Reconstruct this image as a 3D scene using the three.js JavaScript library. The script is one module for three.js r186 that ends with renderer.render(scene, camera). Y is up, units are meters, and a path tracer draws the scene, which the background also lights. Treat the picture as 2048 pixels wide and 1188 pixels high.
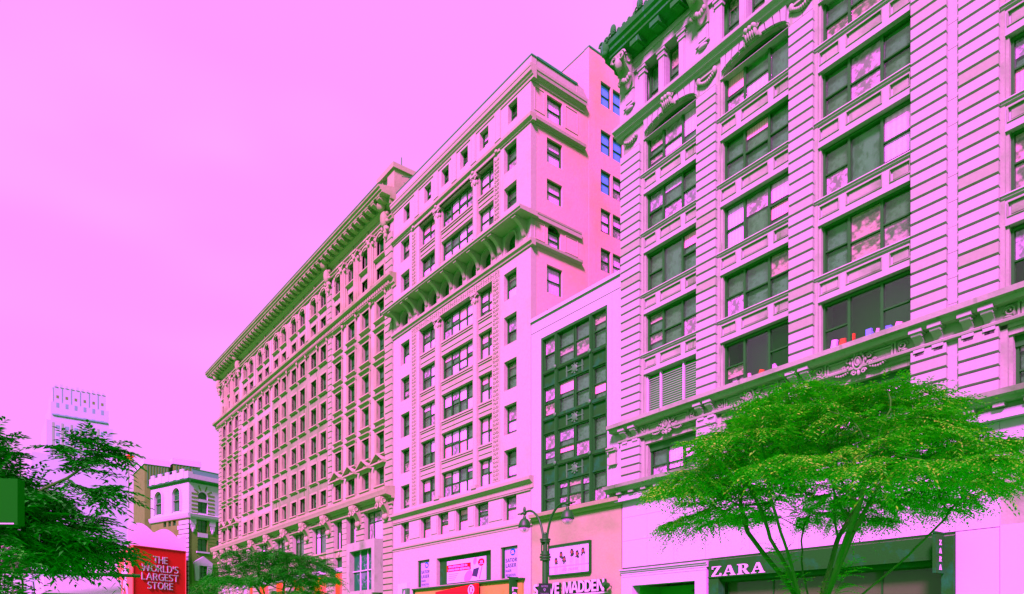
import * as THREE from 'three';
import { mergeGeometries } from 'three/addons/utils/BufferGeometryUtils.js';
import { FontLoader } from 'three/addons/loaders/FontLoader.js';
import { TextGeometry } from 'three/addons/geometries/TextGeometry.js';

// ---------------------------------------------------------------- camera, sky, sun, exposure
const scene = new THREE.Scene();
const TH = 37.93 * Math.PI / 180;            // the street runs 37.93 degrees left of the view
const camera = new THREE.PerspectiveCamera(2 * Math.atan(1271 / 1400) * 180 / Math.PI, 2048 / 2542, 0.1, 3000);
camera.position.set(0, 1.7, 30);
camera.lookAt(-Math.cos(TH), 1.7, 30 - Math.sin(TH));
camera.setViewOffset(2048, 2542, 0, 0, 2048, 1188);   // rising front: verticals stay vertical

const sst = (a, b, x) => { const t = Math.max(0, Math.min(1, (x - a) / (b - a))); return t * t * (3 - 2 * t); };
function mulberry(a) { return () => { a |= 0; a = a + 0x6D2B79F5 | 0; let t = Math.imul(a ^ a >>> 15, 1 | a); t = t + Math.imul(t ^ t >>> 7, 61 | t) ^ t; return ((t ^ t >>> 14) >>> 0) / 4294967296; }; }
function hash(x, y, s) { let h = Math.imul(x, 374761393) ^ Math.imul(y, 668265263) ^ Math.imul(s, 982451653); h = Math.imul(h ^ h >>> 13, 1274126177); return ((h ^ h >>> 16) >>> 0) / 4294967296; }
function vnoise(x, y, px, py, s) {           // value noise that repeats after px, py cells
  const x0 = Math.floor(x), y0 = Math.floor(y); let fx = x - x0, fy = y - y0; fx = fx * fx * (3 - 2 * fx); fy = fy * fy * (3 - 2 * fy);
  const m = (a, b) => ((a % b) + b) % b, a0 = m(x0, px), a1 = m(x0 + 1, px), b0 = m(y0, py), b1 = m(y0 + 1, py);
  return (hash(a0, b0, s) * (1 - fx) + hash(a1, b0, s) * fx) * (1 - fy) + (hash(a0, b1, s) * (1 - fx) + hash(a1, b1, s) * fx) * fy;
}
function fbm(u, v, cells, oct, s, ay = 1) { let a = 0, w = 0.5, n = 0; for (let o = 0; o < oct; o++) { const c = cells << o, d = Math.max(1, Math.round(c * ay)); a += w * vnoise(u * c, v * d, c, d, s + o); n += w; w *= 0.55; } return a / n; }

{
  const W = 512, H = 256, d = new Float32Array(W * H * 4);
  for (let j = 0; j < H; j++) for (let i = 0; i < W; i++) {
    const n = fbm(i / W, j / H, 8, 4, 77, 1), c = sst(0.5, 0.66, fbm(i / W, j / H, 6, 5, 91, 1.5));
    d.set([0.1645 + 0.006 * n + 0.004 * c, 0.0562 + 0.009 * c, 0.172 + 0.006 * n, 1], (j * W + i) * 4);
  }
  const sky = new THREE.DataTexture(d, W, H, THREE.RGBAFormat, THREE.FloatType);
  sky.mapping = THREE.EquirectangularReflectionMapping; sky.magFilter = THREE.LinearFilter; sky.wrapS = THREE.RepeatWrapping; sky.needsUpdate = true;
  scene.background = sky; scene.environment = sky;
}
const sun = new THREE.DirectionalLight(new THREE.Color().setRGB(1, 0.036, 0.96), 5);
sun.position.set(40 - 50, 64, 66); sun.target.position.set(-50, 0, 0);
sun.castShadow = true; sun.shadow.radius = 22; sun.shadow.mapSize.set(4096, 4096);
Object.assign(sun.shadow.camera, { left: -130, right: 90, top: 90, bottom: -60, near: 1, far: 400 });
scene.add(sun, sun.target);
const renderer = new THREE.WebGLRenderer({ antialias: true });
renderer.toneMapping = THREE.LinearToneMapping; renderer.toneMappingExposure = 6; renderer.shadowMap.enabled = true;

// ---------------------------------------------------------------- materials
function tex(size, f, srgb = false) {
  const d = new Uint8Array(size * size * 4);
  for (let j = 0; j < size; j++) for (let i = 0; i < size; i++) { const c = f(i / size, j / size), k = (j * size + i) * 4; for (let q = 0; q < 3; q++) d[k + q] = Math.max(0, Math.min(255, c[q] * 255)); d[k + 3] = 255; }
  const t = new THREE.DataTexture(d, size, size); t.magFilter = THREE.LinearFilter; t.minFilter = THREE.LinearMipmapLinearFilter; t.generateMipmaps = true; t.wrapS = t.wrapT = THREE.RepeatWrapping; if (srgb) t.colorSpace = THREE.SRGBColorSpace; t.needsUpdate = true; return t;
}
const mix = (a, b, t) => [a[0] + (b[0] - a[0]) * t, a[1] + (b[1] - a[1]) * t, a[2] + (b[2] - a[2]) * t];
// weathered masonry: base colour, blotches of soot, thin vertical run-off streaks, fine grain; metres = size of one repeat
function masonry(base, soot, amount, seed, metres, streak = 0.5) {
  const map = tex(512, (u, v) => {
    const big = fbm(u, v, 3, 5, seed), st = fbm(u, v, 24, 3, seed + 9, 0.12), gr = fbm(u, v, 96, 2, seed + 21);
    let k = sst(0.62 - amount * 0.25, 0.85, big) * 0.75 + sst(0.66, 0.85, st) * streak * sst(0.35, 0.6, fbm(u, v, 5, 2, seed + 31));
    k = Math.min(1, k * Math.min(1, amount * 1.6));
    return mix(mix(base, soot, k), [base[0] * 0.8, base[1] * 0.86, base[2] * 0.78], gr * 0.5);
  });
  const bump = tex(256, (u, v) => { const g = fbm(u, v, 64, 2, seed + 5) * 0.6 + fbm(u, v, 12, 3, seed + 6) * 0.4; return [g, g, g]; });
  map.repeat.set(1 / metres, 1 / metres); bump.repeat.set(1 / metres, 1 / metres);
  return new THREE.MeshPhysicalMaterial({ map, bumpMap: bump, bumpScale: 0.012, roughness: 0.92, specularIntensity: 0.35 });
}
function flat(r, g, b, roughness = 0.7, extra = {}) { const m = new THREE.MeshPhysicalMaterial({ roughness, specularIntensity: 0.4, ...extra }); m.color.setRGB(r, g, b); return m; }
const SOOT = [0.02, 0.36, 0.01];
const M = {
  limestone: masonry([0.18, 0.58, 0.17], SOOT, 0.25, 11, 9, 0.45),
  limestoneWorn: masonry([0.155, 0.58, 0.13], SOOT, 0.75, 15, 5, 0.9),
  sandstone: masonry([0.19, 0.61, 0.137], [0.05, 0.42, 0.012], 0.45, 23, 11, 0.8),
  sandstoneSootShade: masonry([0.15, 0.58, 0.10], [0.03, 0.42, 0.012], 1.25, 25, 9, 1.1),  // soot stains and shade, both put into the stone colour
  sandstoneTrim: masonry([0.18, 0.59, 0.105], [0.05, 0.40, 0.012], 0.6, 27, 6, 0.6),
  terracotta: masonry([0.2, 0.59, 0.155], [0.13, 0.5, 0.05], 0.25, 31, 10, 0.4),
  terracottaTrim: masonry([0.185, 0.58, 0.13], [0.12, 0.46, 0.035], 0.4, 35, 5, 0.4),
  sideBrick: masonry([0.31, 0.60, 0.18], [0.27, 0.56, 0.08], 0.6, 41, 9, 0.3),
  stucco: masonry([0.21, 0.61, 0.215], [0.14, 0.56, 0.12], 0.2, 47, 12, 0.5),
  salmonStucco: masonry([0.17, 0.57, 0.095], [0.085, 0.50, 0.04], 0.8, 51, 7, 1),
  shopWhite: flat(0.27, 0.63, 0.29, 0.45),
  copper: masonry([0.005, 0.36, 0.012], [0.03, 0.42, 0.08], 0.6, 61, 3, 1),
  darkMetal: flat(0.001, 0.22, 0.002, 0.5),
  steelGreen: masonry([0.001, 0.22, 0.002], [0.006, 0.34, 0.024], 0.7, 67, 2, 0.8),
  sash: flat(0.002, 0.26, 0.003, 0.6),
  mullion: flat(0.025, 0.40, 0.03, 0.5),
  coping: flat(0.004, 0.40, 0.03, 0.6),
  darkInterior: flat(0.008, 0.7, 0.008, 0.95),
  blind: flat(0.92, 0.84, 0.94, 0.8),
  blindCream: flat(0.85, 0.74, 0.5, 0.85),
  blindGrey: flat(0.24, 0.52, 0.24, 0.85),
  blindDim: flat(0.13, 0.5, 0.09, 0.85),
  darkSheet: flat(0.008, 0.42, 0.012, 0.9),  // darkness of unlit rooms painted on a sheet behind the glass
  white: flat(0.30, 0.68, 0.32, 0.6),
  red: flat(0.46, 0.02, 0.002, 0.8),
  orangeRed: flat(0.42, 0.16, 0.001, 0.5),
  redSide: flat(0.40, 0.18, 0.04, 0.45),
  darkBrick: masonry([0.06, 0.44, 0.02], [0.035, 0.38, 0.006], 0.7, 71, 4, 0.1),
  orangeBrick: masonry([0.20, 0.52, 0.025], [0.10, 0.46, 0.01], 0.7, 75, 2, 0.1),
  farStone: masonry([0.24, 0.70, 0.28], [0.13, 0.60, 0.2], 0.4, 79, 20, 0.8),
  slat: flat(0.15, 0.5, 0.15, 0.7),
  farTower: flat(0.19, 0.60, 0.26, 0.9),
  farShade: flat(0.10, 0.56, 0.11, 0.8),
  farWindow: flat(0.07, 0.54, 0.16, 0.6),
  bark: masonry([0.012, 0.38, 0.004], [0.06, 0.42, 0.03], 0.5, 83, 0.8, 0.2),
  asphalt: masonry([0.004, 0.72, 0.004], [0.008, 0.66, 0.006], 0.5, 87, 14, 0.2),
  pavement: masonry([0.006, 0.74, 0.005], [0.004, 0.64, 0.004], 0.5, 89, 6, 0.2),
};
{ // lace and painted fold shading of the curtains; patches on the added dark sheets
  const foldShade = (seed, n, lo) => tex(128, (u, v) => { const g = lo + (1 - lo) * (0.45 + 0.35 * Math.sin(u * n * 6.283 + 2.5 * fbm(u, v, 3, 2, seed)) + 0.5 * (fbm(u, v, 8, 3, seed + 3) - 0.5)); return [g, Math.min(1, g * 0.6 + 0.4), g]; });  // light and dark of folds painted as stripes on flat blinds
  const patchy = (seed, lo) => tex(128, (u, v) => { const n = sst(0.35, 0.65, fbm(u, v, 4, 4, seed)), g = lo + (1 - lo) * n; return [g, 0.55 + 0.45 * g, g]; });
  M.blind.map = foldShade(101, 5, 0.72); M.blindCream.map = foldShade(103, 9, 0.55); M.blindGrey.map = patchy(105, 0.2); M.blindDim.map = patchy(107, 0.1); M.darkSheet.map = patchy(109, 0.3);
  M.blindGrey.color.setRGB(0.42, 0.6, 0.42); M.blindDim.color.setRGB(0.26, 0.56, 0.18); M.darkSheet.color.setRGB(0.02, 0.5, 0.03);
}
function glassMat(r, g, b, t, rough = 0.03) { const m = new THREE.MeshPhysicalMaterial({ roughness: rough, transmission: t, thickness: 0, ior: 1.5, specularIntensity: 0.4 }); m.color.setRGB(r, g, b); return m; }
const GLASS = [glassMat(0.96, 0.98, 0.96, 1), glassMat(0.9, 0.98, 0.92, 1), glassMat(0.92, 0.98, 0.9, 1, 0.015)];
GLASS[1].specularIntensity = 1; GLASS[2].specularIntensity = 0.75;
const GLASS_DARK = [glassMat(0.004, 0.27, 0.01, 0.0), glassMat(0.012, 0.31, 0.02, 0.0, 0.05), glassMat(0.0, 0.24, 0.004, 0.0)];
const GLASS_CLEAR = glassMat(0.5, 0.8, 0.55, 0.9);
const GLASS_BLUE = glassMat(0.02, 0.46, 0.42, 0.0, 0.02);
GLASS_BLUE.color.setRGB(0.05, 0.55, 0.75);

// ---------------------------------------------------------------- geometry helpers
function metricUV(g) {                      // uv in metres by the way each face points
  if (g.index) g = g.toNonIndexed();
  const p = g.attributes.position, uv = new Float32Array(p.count * 2), a = new THREE.Vector3(), b = new THREE.Vector3(), c = new THREE.Vector3();
  for (let i = 0; i < p.count; i += 3) {
    a.fromBufferAttribute(p, i); b.fromBufferAttribute(p, i + 1).sub(a); c.fromBufferAttribute(p, i + 2).sub(a); b.cross(c);
    const ax = Math.abs(b.x), ay = Math.abs(b.y), az = Math.abs(b.z);
    for (let k = 0; k < 3; k++) { const x = p.getX(i + k), y = p.getY(i + k), z = p.getZ(i + k), q = (i + k) * 2; if (az >= ax && az >= ay) { uv[q] = x; uv[q + 1] = y; } else if (ax >= ay) { uv[q] = z + 3.3; uv[q + 1] = y; } else { uv[q] = x; uv[q + 1] = z + 1.7; } }
  }
  g.setAttribute('uv', new THREE.BufferAttribute(uv, 2));
  for (const n of Object.keys(g.attributes)) if (!['position', 'normal', 'uv'].includes(n)) g.deleteAttribute(n);
  if (!g.attributes.normal) g.computeVertexNormals();
  return g;
}
const box = (x0, x1, y0, y1, z0, z1) => new THREE.BoxGeometry(x1 - x0, y1 - y0, z1 - z0).translate((x0 + x1) / 2, (y0 + y1) / 2, (z0 + z1) / 2);
function prof(pts, x0, x1) {                // a moulding: outline [z, y] drawn out from x0 to x1
  const s = new THREE.Shape(pts.map(([z, y]) => new THREE.Vector2(z, y)));
  return new THREE.ExtrudeGeometry(s, { depth: x1 - x0, bevelEnabled: false }).rotateY(-Math.PI / 2).translate(x1, 0, 0);
}
function merged(list) { return mergeGeometries(list.map((g) => metricUV(g))); }
function part(parent, name, geo, mat, label) {
  const g = Array.isArray(geo) ? merged(geo) : geo.userData?.keep ? geo : metricUV(geo);
  const m = new THREE.Mesh(g, mat); m.name = name; m.castShadow = m.receiveShadow = true; if (label) m.userData.label = label; parent.add(m); return m;
}
const used = {};
function numbered(n) { used[n] = (used[n] ?? -1) + 1; return used[n] ? `${n}_${String(used[n]).padStart(3, '0')}` : n; }
function thing(name, label, category, group) { const o = new THREE.Group(); o.name = numbered(name); o.userData = { label, category }; if (group) o.userData.group = group; scene.add(o); return o; }
function single(name, label, category, geo, mat, base, group) { const m = part(scene, numbered(name), geo, mat); m.userData = { label, category }; if (group) m.userData.group = group; if (base) m.position.set(...base); return m; }
function structure(name, geo, mat) { const m = part(scene, name, geo, mat); m.userData.kind = 'structure'; return m; }
function rebase(o, x, y, z) { for (const c of o.children) c.position.sub(new THREE.Vector3(x, y, z)); o.position.set(x, y, z); return o; }
// a wall with rectangular openings [x0, x1, y0, y1], as one list of boxes
function wallBoxes(x0, x1, y0, y1, z0, z1, open) {
  const ys = [...new Set([y0, y1, ...open.flatMap((o) => [o[2], o[3]])])].filter((y) => y >= y0 && y <= y1).sort((a, b) => a - b), out = [];
  for (let i = 0; i + 1 < ys.length; i++) {
    const a = ys[i], b = ys[i + 1], cut = open.filter((o) => o[2] <= a + 1e-6 && o[3] >= b - 1e-6).sort((p, q) => p[0] - q[0]); let x = x0;
    for (const o of cut) { if (o[0] > x + 1e-4) out.push(box(x, o[0], a, b, z0, z1)); x = Math.max(x, o[1]); }
    if (x < x1 - 1e-4) out.push(box(x, x1, a, b, z0, z1));
  }
  return out;
}
// a wall panel with arched openings {cx, w, y0, spring, rise}
function archedWall(x0, x1, y0, y1, z0, z1, arches) {
  const s = new THREE.Shape([[x0, y0], [x1, y0], [x1, y1], [x0, y1]].map((p) => new THREE.Vector2(...p)));
  for (const a of arches) { const h = new THREE.Path(), n = 12; h.moveTo(a.cx - a.w / 2, a.y0); h.lineTo(a.cx + a.w / 2, a.y0); for (let i = 0; i <= n; i++) { const t = Math.PI * i / n; h.lineTo(a.cx + a.w / 2 * Math.cos(t), a.spring + a.rise * Math.sin(t)); } h.closePath(); s.holes.push(h); }
  return new THREE.ExtrudeGeometry(s, { depth: z1 - z0, bevelEnabled: false }).translate(0, 0, z0);
}
function archBand(cx, w, spring, rise, t, z0, z1, legs = 0) {   // an archivolt of width t round an arch
  const s = new THREE.Shape(), n = 12, pt = (o, a) => [cx + (w / 2 + o) * Math.cos(a), spring + (rise + o) * Math.sin(a)];
  s.moveTo(cx + w / 2 + t, spring - legs); for (let i = 0; i <= n; i++) s.lineTo(...pt(t, Math.PI * i / n)); s.lineTo(cx - w / 2 - t, spring - legs); s.lineTo(cx - w / 2, spring - legs);
  for (let i = n; i >= 0; i--) s.lineTo(...pt(0, Math.PI * i / n)); s.lineTo(cx + w / 2, spring - legs);
  return new THREE.ExtrudeGeometry(s, { depth: z1 - z0, bevelEnabled: false }).translate(0, 0, z0);
}
const UNIT = metricUV(new THREE.BoxGeometry(1, 1, 1)); UNIT.userData.keep = true;
function slab(parent, name, mat, x0, x1, y0, y1, z0, z1) { const m = part(parent, name, UNIT, mat); m.scale.set(x1 - x0, y1 - y0, z1 - z0); m.position.set((x0 + x1) / 2, (y0 + y1) / 2, (z0 + z1) / 2); return m; }
const R0 = mulberry(2024);
const pick = (a, r = R0) => a[Math.floor(r() * a.length)];
// window: frame with mullions (one mesh) > panes, blinds. cols = widths, rails = heights of the meeting rail per light (0 = none)
function windowUnit(parent, o) {
  const { x0, x1, y0, y1, z, cols = [1], rails = [], fr = 0.06, mu = 0.07, mat = M.sash, glass = GLASS, blind, d = 0.1, arch = 0 } = o, g = [], total = cols.reduce((a, b) => a + b, 0);
  const top = arch ? y1 - arch : y1;
  g.push(box(x0, x0 + fr, y0, top, z - d, z + d / 2), box(x1 - fr, x1, y0, top, z - d, z + d / 2), box(x0 + fr, x1 - fr, y0, y0 + fr, z - d, z + d / 2));
  if (!arch) g.push(box(x0 + fr, x1 - fr, y1 - fr, y1, z - d, z + d / 2)); else g.push(archBand((x0 + x1) / 2, x1 - x0 - 2 * fr, top, arch - fr, fr, z - d, z + d / 2), box(x0 + fr, x1 - fr, top - fr / 2, top + fr / 2, z - d * 0.8, z + d * 0.4));
  const panes = []; let x = x0 + fr; const w = x1 - x0 - 2 * fr;
  cols.forEach((c, i) => {
    const a = x, b = x + w * c / total; x = b; const la = i ? a + mu / 2 : a, lb = i < cols.length - 1 ? b - mu / 2 : b;
    if (i < cols.length - 1) g.push(box(b - mu / 2, b + mu / 2, y0 + fr, top - (arch ? 0 : fr), z - d, z + d * 0.35));
    const r = rails[i] ?? rails[0] ?? 0, yb = y0 + fr, yt = arch ? top - fr / 2 : y1 - fr;
    if (r) { const m = yb + (yt - yb) * r; g.push(box(la, lb, m - 0.03, m + 0.03, z - d * 0.7, z + d * 0.2)); panes.push([la, lb, yb, m - 0.03, -0.02], [la, lb, m + 0.03, yt, 0]); } else panes.push([la, lb, yb, yt, 0]);
  });
  const f = part(parent, 'window', g, mat);
  for (const [a, b, c, e, dz] of panes) slab(f, 'pane', Array.isArray(glass) ? pick(glass) : glass, a, b, c, e, z - 0.035 + dz, z - 0.027 + dz);
  if (arch) { const s = new THREE.Shape(), cx = (x0 + x1) / 2, rw = w / 2, rh = arch - fr; for (let i = 0; i <= 14; i++) { const t = Math.PI * i / 14; i ? s.lineTo(cx + rw * Math.cos(t), top + rh * Math.sin(t)) : s.moveTo(cx + rw, top); } part(f, 'pane', new THREE.ExtrudeGeometry(s, { depth: 0.008, bevelEnabled: false }).translate(0, 0, z - 0.035), Array.isArray(glass) ? pick(glass) : glass); }
  if (blind) for (const [a, b, c, e] of panes) {
    const r = R0(); if (!blind.open) slab(f, 'darkSheet', M.darkSheet, a, b, c, e, z - 0.165, z - 0.155); if (r > blind.p) continue;  // added dark sheet stands in for the unlit room behind each pane
    const drop = blind.full && R0() < blind.full ? 1 : 0.3 + 0.7 * R0(), m = pick(blind.mats);
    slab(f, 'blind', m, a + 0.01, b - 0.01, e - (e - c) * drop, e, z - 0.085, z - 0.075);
  }
  return f;
}
// scroll console seen in profile, drawn out along x
function consoleGeo(cx, w, yTop, h, out, z = 0) {
  const s = new THREE.Shape(), pts = []; const n = 20;
  for (let i = 0; i <= n; i++) { const t = i / n; pts.push([z + out * (0.98 - 0.86 * sst(0, 1, t) + 0.07 * Math.sin(t * Math.PI * 2)), yTop - h * t]); }
  s.moveTo(z, yTop); for (const p of pts) s.lineTo(p[0], p[1]); s.lineTo(z, yTop - h); s.closePath();
  const g = [new THREE.ExtrudeGeometry(s, { depth: w, bevelEnabled: false }).translate(0, 0, -w / 2).rotateY(-Math.PI / 2).translate(cx, 0, 0)];
  for (const sx of [-1, 1]) g.push(new THREE.TorusGeometry(out * 0.2, out * 0.07, 5, 12).rotateY(Math.PI / 2).translate(cx + sx * w / 2, yTop - out * 0.34, z + out * 0.62));
  g.push(new THREE.CylinderGeometry(out * 0.27, out * 0.27, w * 1.06, 12).rotateZ(Math.PI / 2).translate(cx, yTop - out * 0.34, z + out * 0.66));
  for (const k of [-0.3, 0, 0.3]) g.push(new THREE.TorusGeometry(h * 0.42, w * 0.07, 4, 8, 1.2).rotateY(Math.PI / 2).translate(cx + k * w, yTop - h * 0.62, z + out * 0.1));
  return g;
}
function lump(x, y, z, rx, ry, rz, det = 1) { return new THREE.IcosahedronGeometry(1, det).scale(rx, ry, rz).translate(x, y, z); }
function scroll(x, y, z, r, dir, turns = 1.4, t = 0.25) { const c = []; for (let i = 0; i <= 14; i++) { const k = i / 14, a = k * turns * 2 * Math.PI; c.push(new THREE.Vector3(x + dir * Math.cos(a) * r * (1 - 0.75 * k), y + Math.sin(a) * r * (1 - 0.75 * k), z + k * r * 0.3)); } return new THREE.TubeGeometry(new THREE.CatmullRomCurve3(c), 16, r * t, 5); }
function cartouche(cx, cy, w, h, z) {        // carved shield with scrolls and swags
  const g = [new THREE.TorusGeometry(h * 0.3, h * 0.075, 5, 16).scale(0.85, 1.15, 1).translate(cx, cy, z + h * 0.1), lump(cx, cy, z + h * 0.06, h * 0.15, h * 0.27, h * 0.14, 2), new THREE.TorusGeometry(h * 0.16, h * 0.04, 4, 12).scale(0.8, 1.2, 1).translate(cx, cy - h * 0.02, z + h * 0.2)];
  for (const s of [-1, 1]) { for (const [dx, dy, r] of [[0.3, 0.42, 0.15], [0.1, 0.5, 0.1], [0.48, 0.12, 0.14], [0.45, -0.22, 0.13], [0.22, -0.46, 0.12], [0.72, 0.36, 0.1], [0.68, -0.12, 0.09]]) g.push(scroll(cx + s * h * dx, cy + h * dy, z + h * 0.08, h * r, s, 1.5, 0.3)); for (let i = 0; i < 8; i++) { const t = i / 7; g.push(lump(cx + s * h * (0.5 + 0.75 * t), cy - h * (0.34 - 0.1 * t + 0.12 * Math.sin(t * Math.PI)), z + h * 0.05, h * 0.06, h * 0.07, h * 0.08, 0)); } for (let i = 0; i < 4; i++) g.push(lump(cx + s * h * (0.14 + i * 0.1), cy + h * (0.3 - 0.16 * i), z + h * 0.16, h * 0.05, h * 0.1, h * 0.06, 0)); }
  g.push(lump(cx, cy + h * 0.46, z + h * 0.14, h * 0.1, h * 0.13, h * 0.12, 1), lump(cx, cy - h * 0.5, z + h * 0.1, h * 0.07, h * 0.14, h * 0.1, 1));
  return g;
}
function carving(x0, x1, y0, y1, z, seed, cell) {   // arabesque relief: mirrored scrolls, leaves, rosettes
  const r = mulberry(seed), g = [], vert = y1 - y0 > x1 - x0, L = vert ? y1 - y0 : x1 - x0, w = vert ? x1 - x0 : y1 - y0, n = Math.max(1, Math.round(L / cell));
  for (let i = 0; i < n; i++) {
    const c = (i + 0.5) * L / n, put = (a, b, rx, ry, q) => vert ? g.push(lump(x0 + w / 2 + b, y0 + c + a, z, ry, rx, q, 0)) : g.push(lump(x0 + c + a, y0 + w / 2 + b, z, rx, ry, q, 0));
    const k = i % 3, h = L / n;
    if (k === 0) { put(0, 0, h * 0.24, w * 0.17, 0.06); for (let j = 0; j < 6; j++) put(Math.cos(j * 1.05) * h * 0.3, Math.sin(j * 1.05) * w * 0.3, h * 0.11, w * 0.1, 0.05); }
    else for (const s of [-1, 1]) { for (let j = 0; j < 5; j++) { const a = j * 1.2 + k; put(Math.cos(a) * h * 0.3 * (1 - j * 0.1), s * (w * 0.22 + Math.sin(a) * w * 0.15), h * (0.13 - 0.014 * j), w * (0.085 - 0.008 * j) + 0.012 * r(), 0.05); } put((r() - 0.5) * h * 0.3, s * w * 0.05, h * 0.3, w * 0.05, 0.05); }
  }
  return g;
}
function tubeBetween(a, b, ra, rb, n = 6) {
  const d = new THREE.Vector3().subVectors(b, a), l = d.length(), g = new THREE.CylinderGeometry(rb, ra, l, n, 1, true).translate(0, l / 2, 0);
  return g.applyQuaternion(new THREE.Quaternion().setFromUnitVectors(new THREE.Vector3(0, 1, 0), d.normalize())).translate(a.x, a.y, a.z);
}
const FONT = async (n) => new FontLoader().loadAsync(`fonts/droid/droid_${n}.typeface.json`);
const sansBold = await FONT('sans_bold'), sans = await FONT('sans_regular'), serifBold = await FONT('serif_bold');
function letter(ch, font, size, depth) { const g = new TextGeometry(ch, { font, size, depth, curveSegments: 5, bevelEnabled: false }); g.computeBoundingBox(); return g; }
// a row of letters as parts; returns the width
function letters(parent, text, font, size, depth, mat, place, stretch = 1, gap = 0.12) {
  let x = 0; const made = [];
  for (const ch of text) {
    if (ch === ' ') { x += size * 0.45 * stretch; continue; }
    const g = letter(ch, font, size, depth), b = g.boundingBox; g.translate(-b.min.x, 0, 0).scale(stretch, 1, 1).translate(x, 0, 0); x += (b.max.x - b.min.x) * stretch + size * gap; made.push(g);
  }
  for (const g of made) part(parent, 'letter', place(g, x), mat);
  return x;
}
function canvasMat(w, h, draw, rough = 0.85) { const c = document.createElement('canvas'); c.width = w; c.height = h; draw(c.getContext('2d'), w, h); const t = new THREE.CanvasTexture(c); t.colorSpace = THREE.SRGBColorSpace; t.magFilter = THREE.LinearFilter; return new THREE.MeshPhysicalMaterial({ map: t, roughness: rough, specularIntensity: 0.25 }); }
function printed(parent, name, mat, x0, x1, y0, y1, z) { const g = new THREE.PlaneGeometry(x1 - x0, y1 - y0).translate((x0 + x1) / 2, (y0 + y1) / 2, z); g.userData.keep = true; return part(parent, name, g, mat); }

// ---------------------------------------------------------------- ground
structure('ground', box(-900, 400, -1, 0, -500, 400), M.asphalt);
structure('pavement', box(-112, 40, 0, 0.14, 0.02, 6), M.pavement);
structure('plaza', box(-60, 40, 0, 0.13, 14, 40), M.pavement);

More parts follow.
